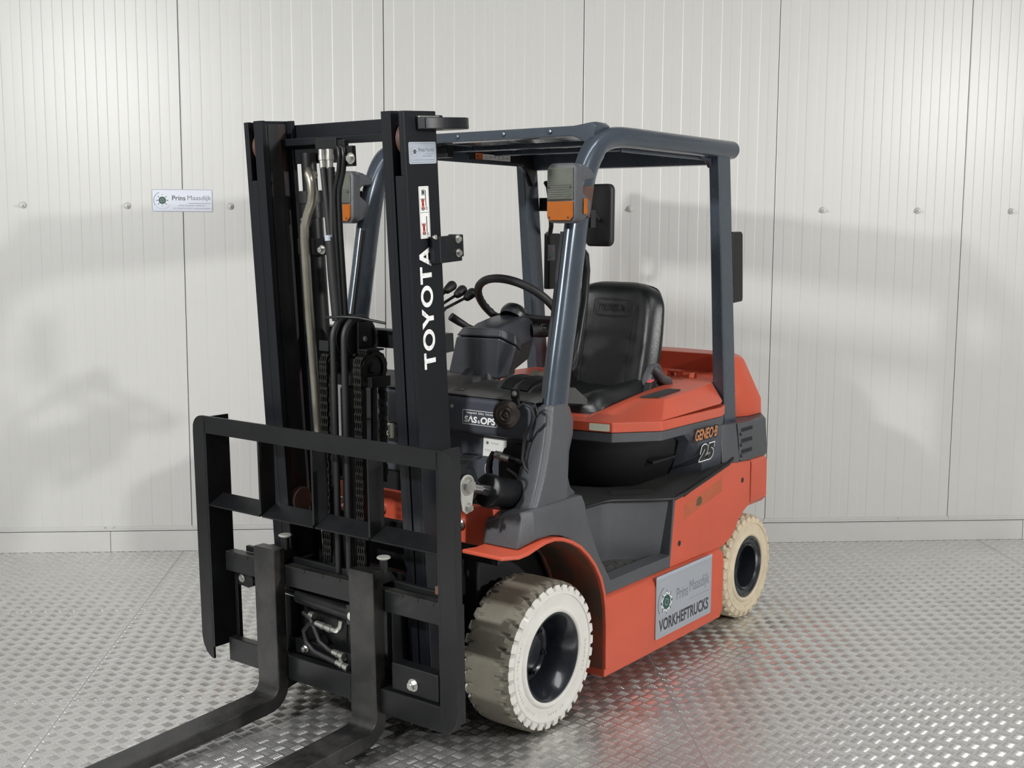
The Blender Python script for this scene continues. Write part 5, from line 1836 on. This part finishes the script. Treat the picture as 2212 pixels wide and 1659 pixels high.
# folded belt and clutter on the right of the seat
b = B()
pl = [(-1.00, 1.02), (-1.03, 1.06), (-1.07, 1.085), (-1.10, 1.07), (-1.12, 1.04), (-1.16, 1.03)]
b.loft([[(x, -0.30, z), (x, -0.22, z - 0.01), (x, -0.22, z - 0.013), (x, -0.30, z - 0.003)] for x, z in pl], closed=True)
part(b, 'seat_belt', 'belt', smooth=50)
b = B()
b.box((-0.93, -0.40, 0.99), (-0.98, -0.35, 1.035))
b.box((-0.93, -0.43, 1.022), (-0.99, -0.33, 1.035))
part(b, 'right_latch', 'orange', bev=0.004)

# ================================================================ CONTROLS
TW = math.radians(41)
e1 = Vector((0, 1, 0)); e2 = Vector((math.cos(TW), 0, math.sin(TW))); nn = Vector((-math.sin(TW), 0, math.cos(TW)))
WC = Vector((-0.560, 0.0, 1.402))
b = B()
N1, N2 = 144, 12
secs = []
vs = []
for i in range(N1):
    a = 2 * PI * i / N1
    d = e1 * math.cos(a) + e2 * math.sin(a)
    for j in range(N2):
        c = 2 * PI * j / N2
        rr = 0.0165
        # finger grooves on the lower inner side
        rr2 = rr * (1 - 0.16 * max(0, -math.cos(c + 0.6)) * (0.5 + 0.5 * math.cos(a * 36)))
        p = WC + d * (0.174 + rr2 * math.cos(c)) + nn * (rr2 * math.sin(c))
        vs.append(tuple(p))
fs = [(i * N2 + j, i * N2 + (j + 1) % N2, ((i + 1) % N1) * N2 + (j + 1) % N2, ((i + 1) % N1) * N2 + j) for i in range(N1) for j in range(N2)]
b.add(vs, fs)
sw = part(b, 'steering_wheel', 'rubber', smooth=60)
HC = WC - nn * 0.050
b = B()
b.lathe([(0.052, -0.012), (0.056, 0.002), (0.055, 0.016), (0.048, 0.032), (0.030, 0.044), (0.0, 0.047)], HC, nn, 32, caps=False)
fin(b, 'wheel_hub', 'dash', sw, smooth=50)
for a in (-0.45, PI + 0.45, PI / 2):
    if a == PI / 2: continue
    d = e1 * math.cos(a) + e2 * math.sin(a)
    t_ = nn.cross(d)
    b = B()
    secs = []
    for q, wv_, hh in ((0.040, 0.030, -0.042), (0.090, 0.026, -0.030), (0.140, 0.020, -0.010), (0.170, 0.014, 0.0)):
        c = WC + d * q + nn * hh
        secs.append([tuple(c + t_ * wv_ + nn * 0.006), tuple(c - t_ * wv_ + nn * 0.006), tuple(c - t_ * wv_ * 0.8 - nn * 0.010), tuple(c + t_ * wv_ * 0.8 - nn * 0.010)])
    b.loft(secs)
    fin(b, 'wheel_spoke', 'rubber', sw, bev=0.003, smooth=40)
b = B()
kd = e1 * math.cos(-0.35) * -1 + e2 * math.sin(0.35)
kp = WC + (e1 * 0.10 + e2 * -0.15) * 1.0
b.cyl(kp, kp + nn * 0.03, 0.008, 12)
b.lathe([(0.0, 0.02), (0.016, 0.025), (0.020, 0.036), (0.016, 0.050), (0.0, 0.056)], kp, nn, 20, caps=False)
fin(b, 'spinner_knob', 'rubber', sw, smooth=60)
# column shroud
b = B()
secs = []
for (x, z, hy, hz) in ((-0.595, 1.325, 0.050, 0.045), (-0.56, 1.318, 0.070, 0.055), (-0.47, 1.305, 0.075, 0.060), (-0.38, 1.285, 0.072, 0.062), (-0.32, 1.255, 0.066, 0.07), (-0.27, 1.20, 0.05, 0.07)):
    secs.append([(x, p[0] + 0.0, z + p[1]) for p in rrect(hy * 2, hz * 2, 0.02, 3)])
b.loft(secs)
part(b, 'column_shroud', 'dash', smooth=35, bev=0.003)
b = B()
b.cyl((-0.42, 0.01, 1.27), (-0.22, 0.0, 1.12), 0.035, 16)
b.box((-0.46, 0.03, 1.15), (-0.40, 0.06, 1.22))
b.hexa([(-0.46, -0.03, 1.16), (-0.56, -0.03, 1.20), (-0.56, 0.05, 1.20), (-0.46, 0.05, 1.16)], [(-0.48, -0.04, 1.27), (-0.58, -0.04, 1.28), (-0.58, 0.06, 1.28), (-0.48, 0.06, 1.27)])
part(b, 'steering_column', 'rubber', smooth=40)
b = B()
n_ = 10
b.lathe([(0.030 - 0.0012 * i + (0.002 if i % 2 else 0), 0.005 * i) for i in range(n_)] + [(0.012, 0.055), (0.010, 0.075), (0.014, 0.076), (0.013, 0.10), (0.009, 0.102), (0.009, 0.15)], (-0.555, 0.060, 1.312), (-0.75, 0.35, 0.12), 20)
part(b, 'travel_lever', 'rubber', smooth=25)
b = B()
b.tube([(-0.38, -0.055, 1.315), (-0.35, -0.085, 1.330), (-0.318, -0.105, 1.352), (-0.29, -0.12, 1.372)], [0.009, 0.012, 0.015, 0.016], 12)
part(b, 'indicator_stalk', 'rubber', smooth=60)
# display housing in front of the column
b = B()
lo = [(-0.250, -0.100, 1.158), (-0.250, 0.135, 1.152), (-0.285, 0.160, 1.158), (-0.360, 0.118, 1.168), (-0.360, -0.135, 1.175)]
mi = [(-0.250, -0.060, 1.303), (-0.250, 0.150, 1.309), (-0.300, 0.190, 1.275), (-0.385, 0.145, 1.246), (-0.385, -0.100, 1.290)]
hi = [(-0.262, -0.035, 1.338), (-0.262, 0.145, 1.341), (-0.305, 0.182, 1.318), (-0.390, 0.142, 1.290), (-0.390, -0.080, 1.330)]
b.loft([lo, mi])
dh = part(b, 'display_housing', 'dash', bev=0.010, seg=3, smooth=35)
b = B()
mi2 = [(x, y, z + 0.0025) for x, y, z in mi]
b.loft([mi2, hi])
fin(b, 'display_lid', 'dash', dh, bev=0.006, seg=3, smooth=35)
b = B()
b.cyl((-0.27, 0.10, 1.13), (-0.28, 0.09, 1.175), 0.03, 16)
fin(b, 'housing_foot', 'rubber', dh, smooth=40)
# hydraulic levers
for i, (y, x, z) in enumerate(((-0.300, -0.505, 1.475), (-0.262, -0.525, 1.458), (-0.215, -0.530, 1.448))):
    b = B()
    b.tube([(-0.20, y, 1.20), (-0.30, y, 1.335), (-0.37, y, 1.395), (x + 0.02, y, z - 0.012)], 0.0060, 10)
    lv = part(b, 'hydraulic_lever', 'black', smooth=60)
    b = B()
    b.lathe([(0.008, -0.02), (0.015, -0.012), (0.019, 0.012), (0.021, 0.030), (0.017, 0.040), (0.0, 0.043)], (x + 0.02, y, z - 0.012), (-0.85, 0, 0.45), 20, caps=False)
    fin(b, 'lever_knob', 'rubber', lv, smooth=60)
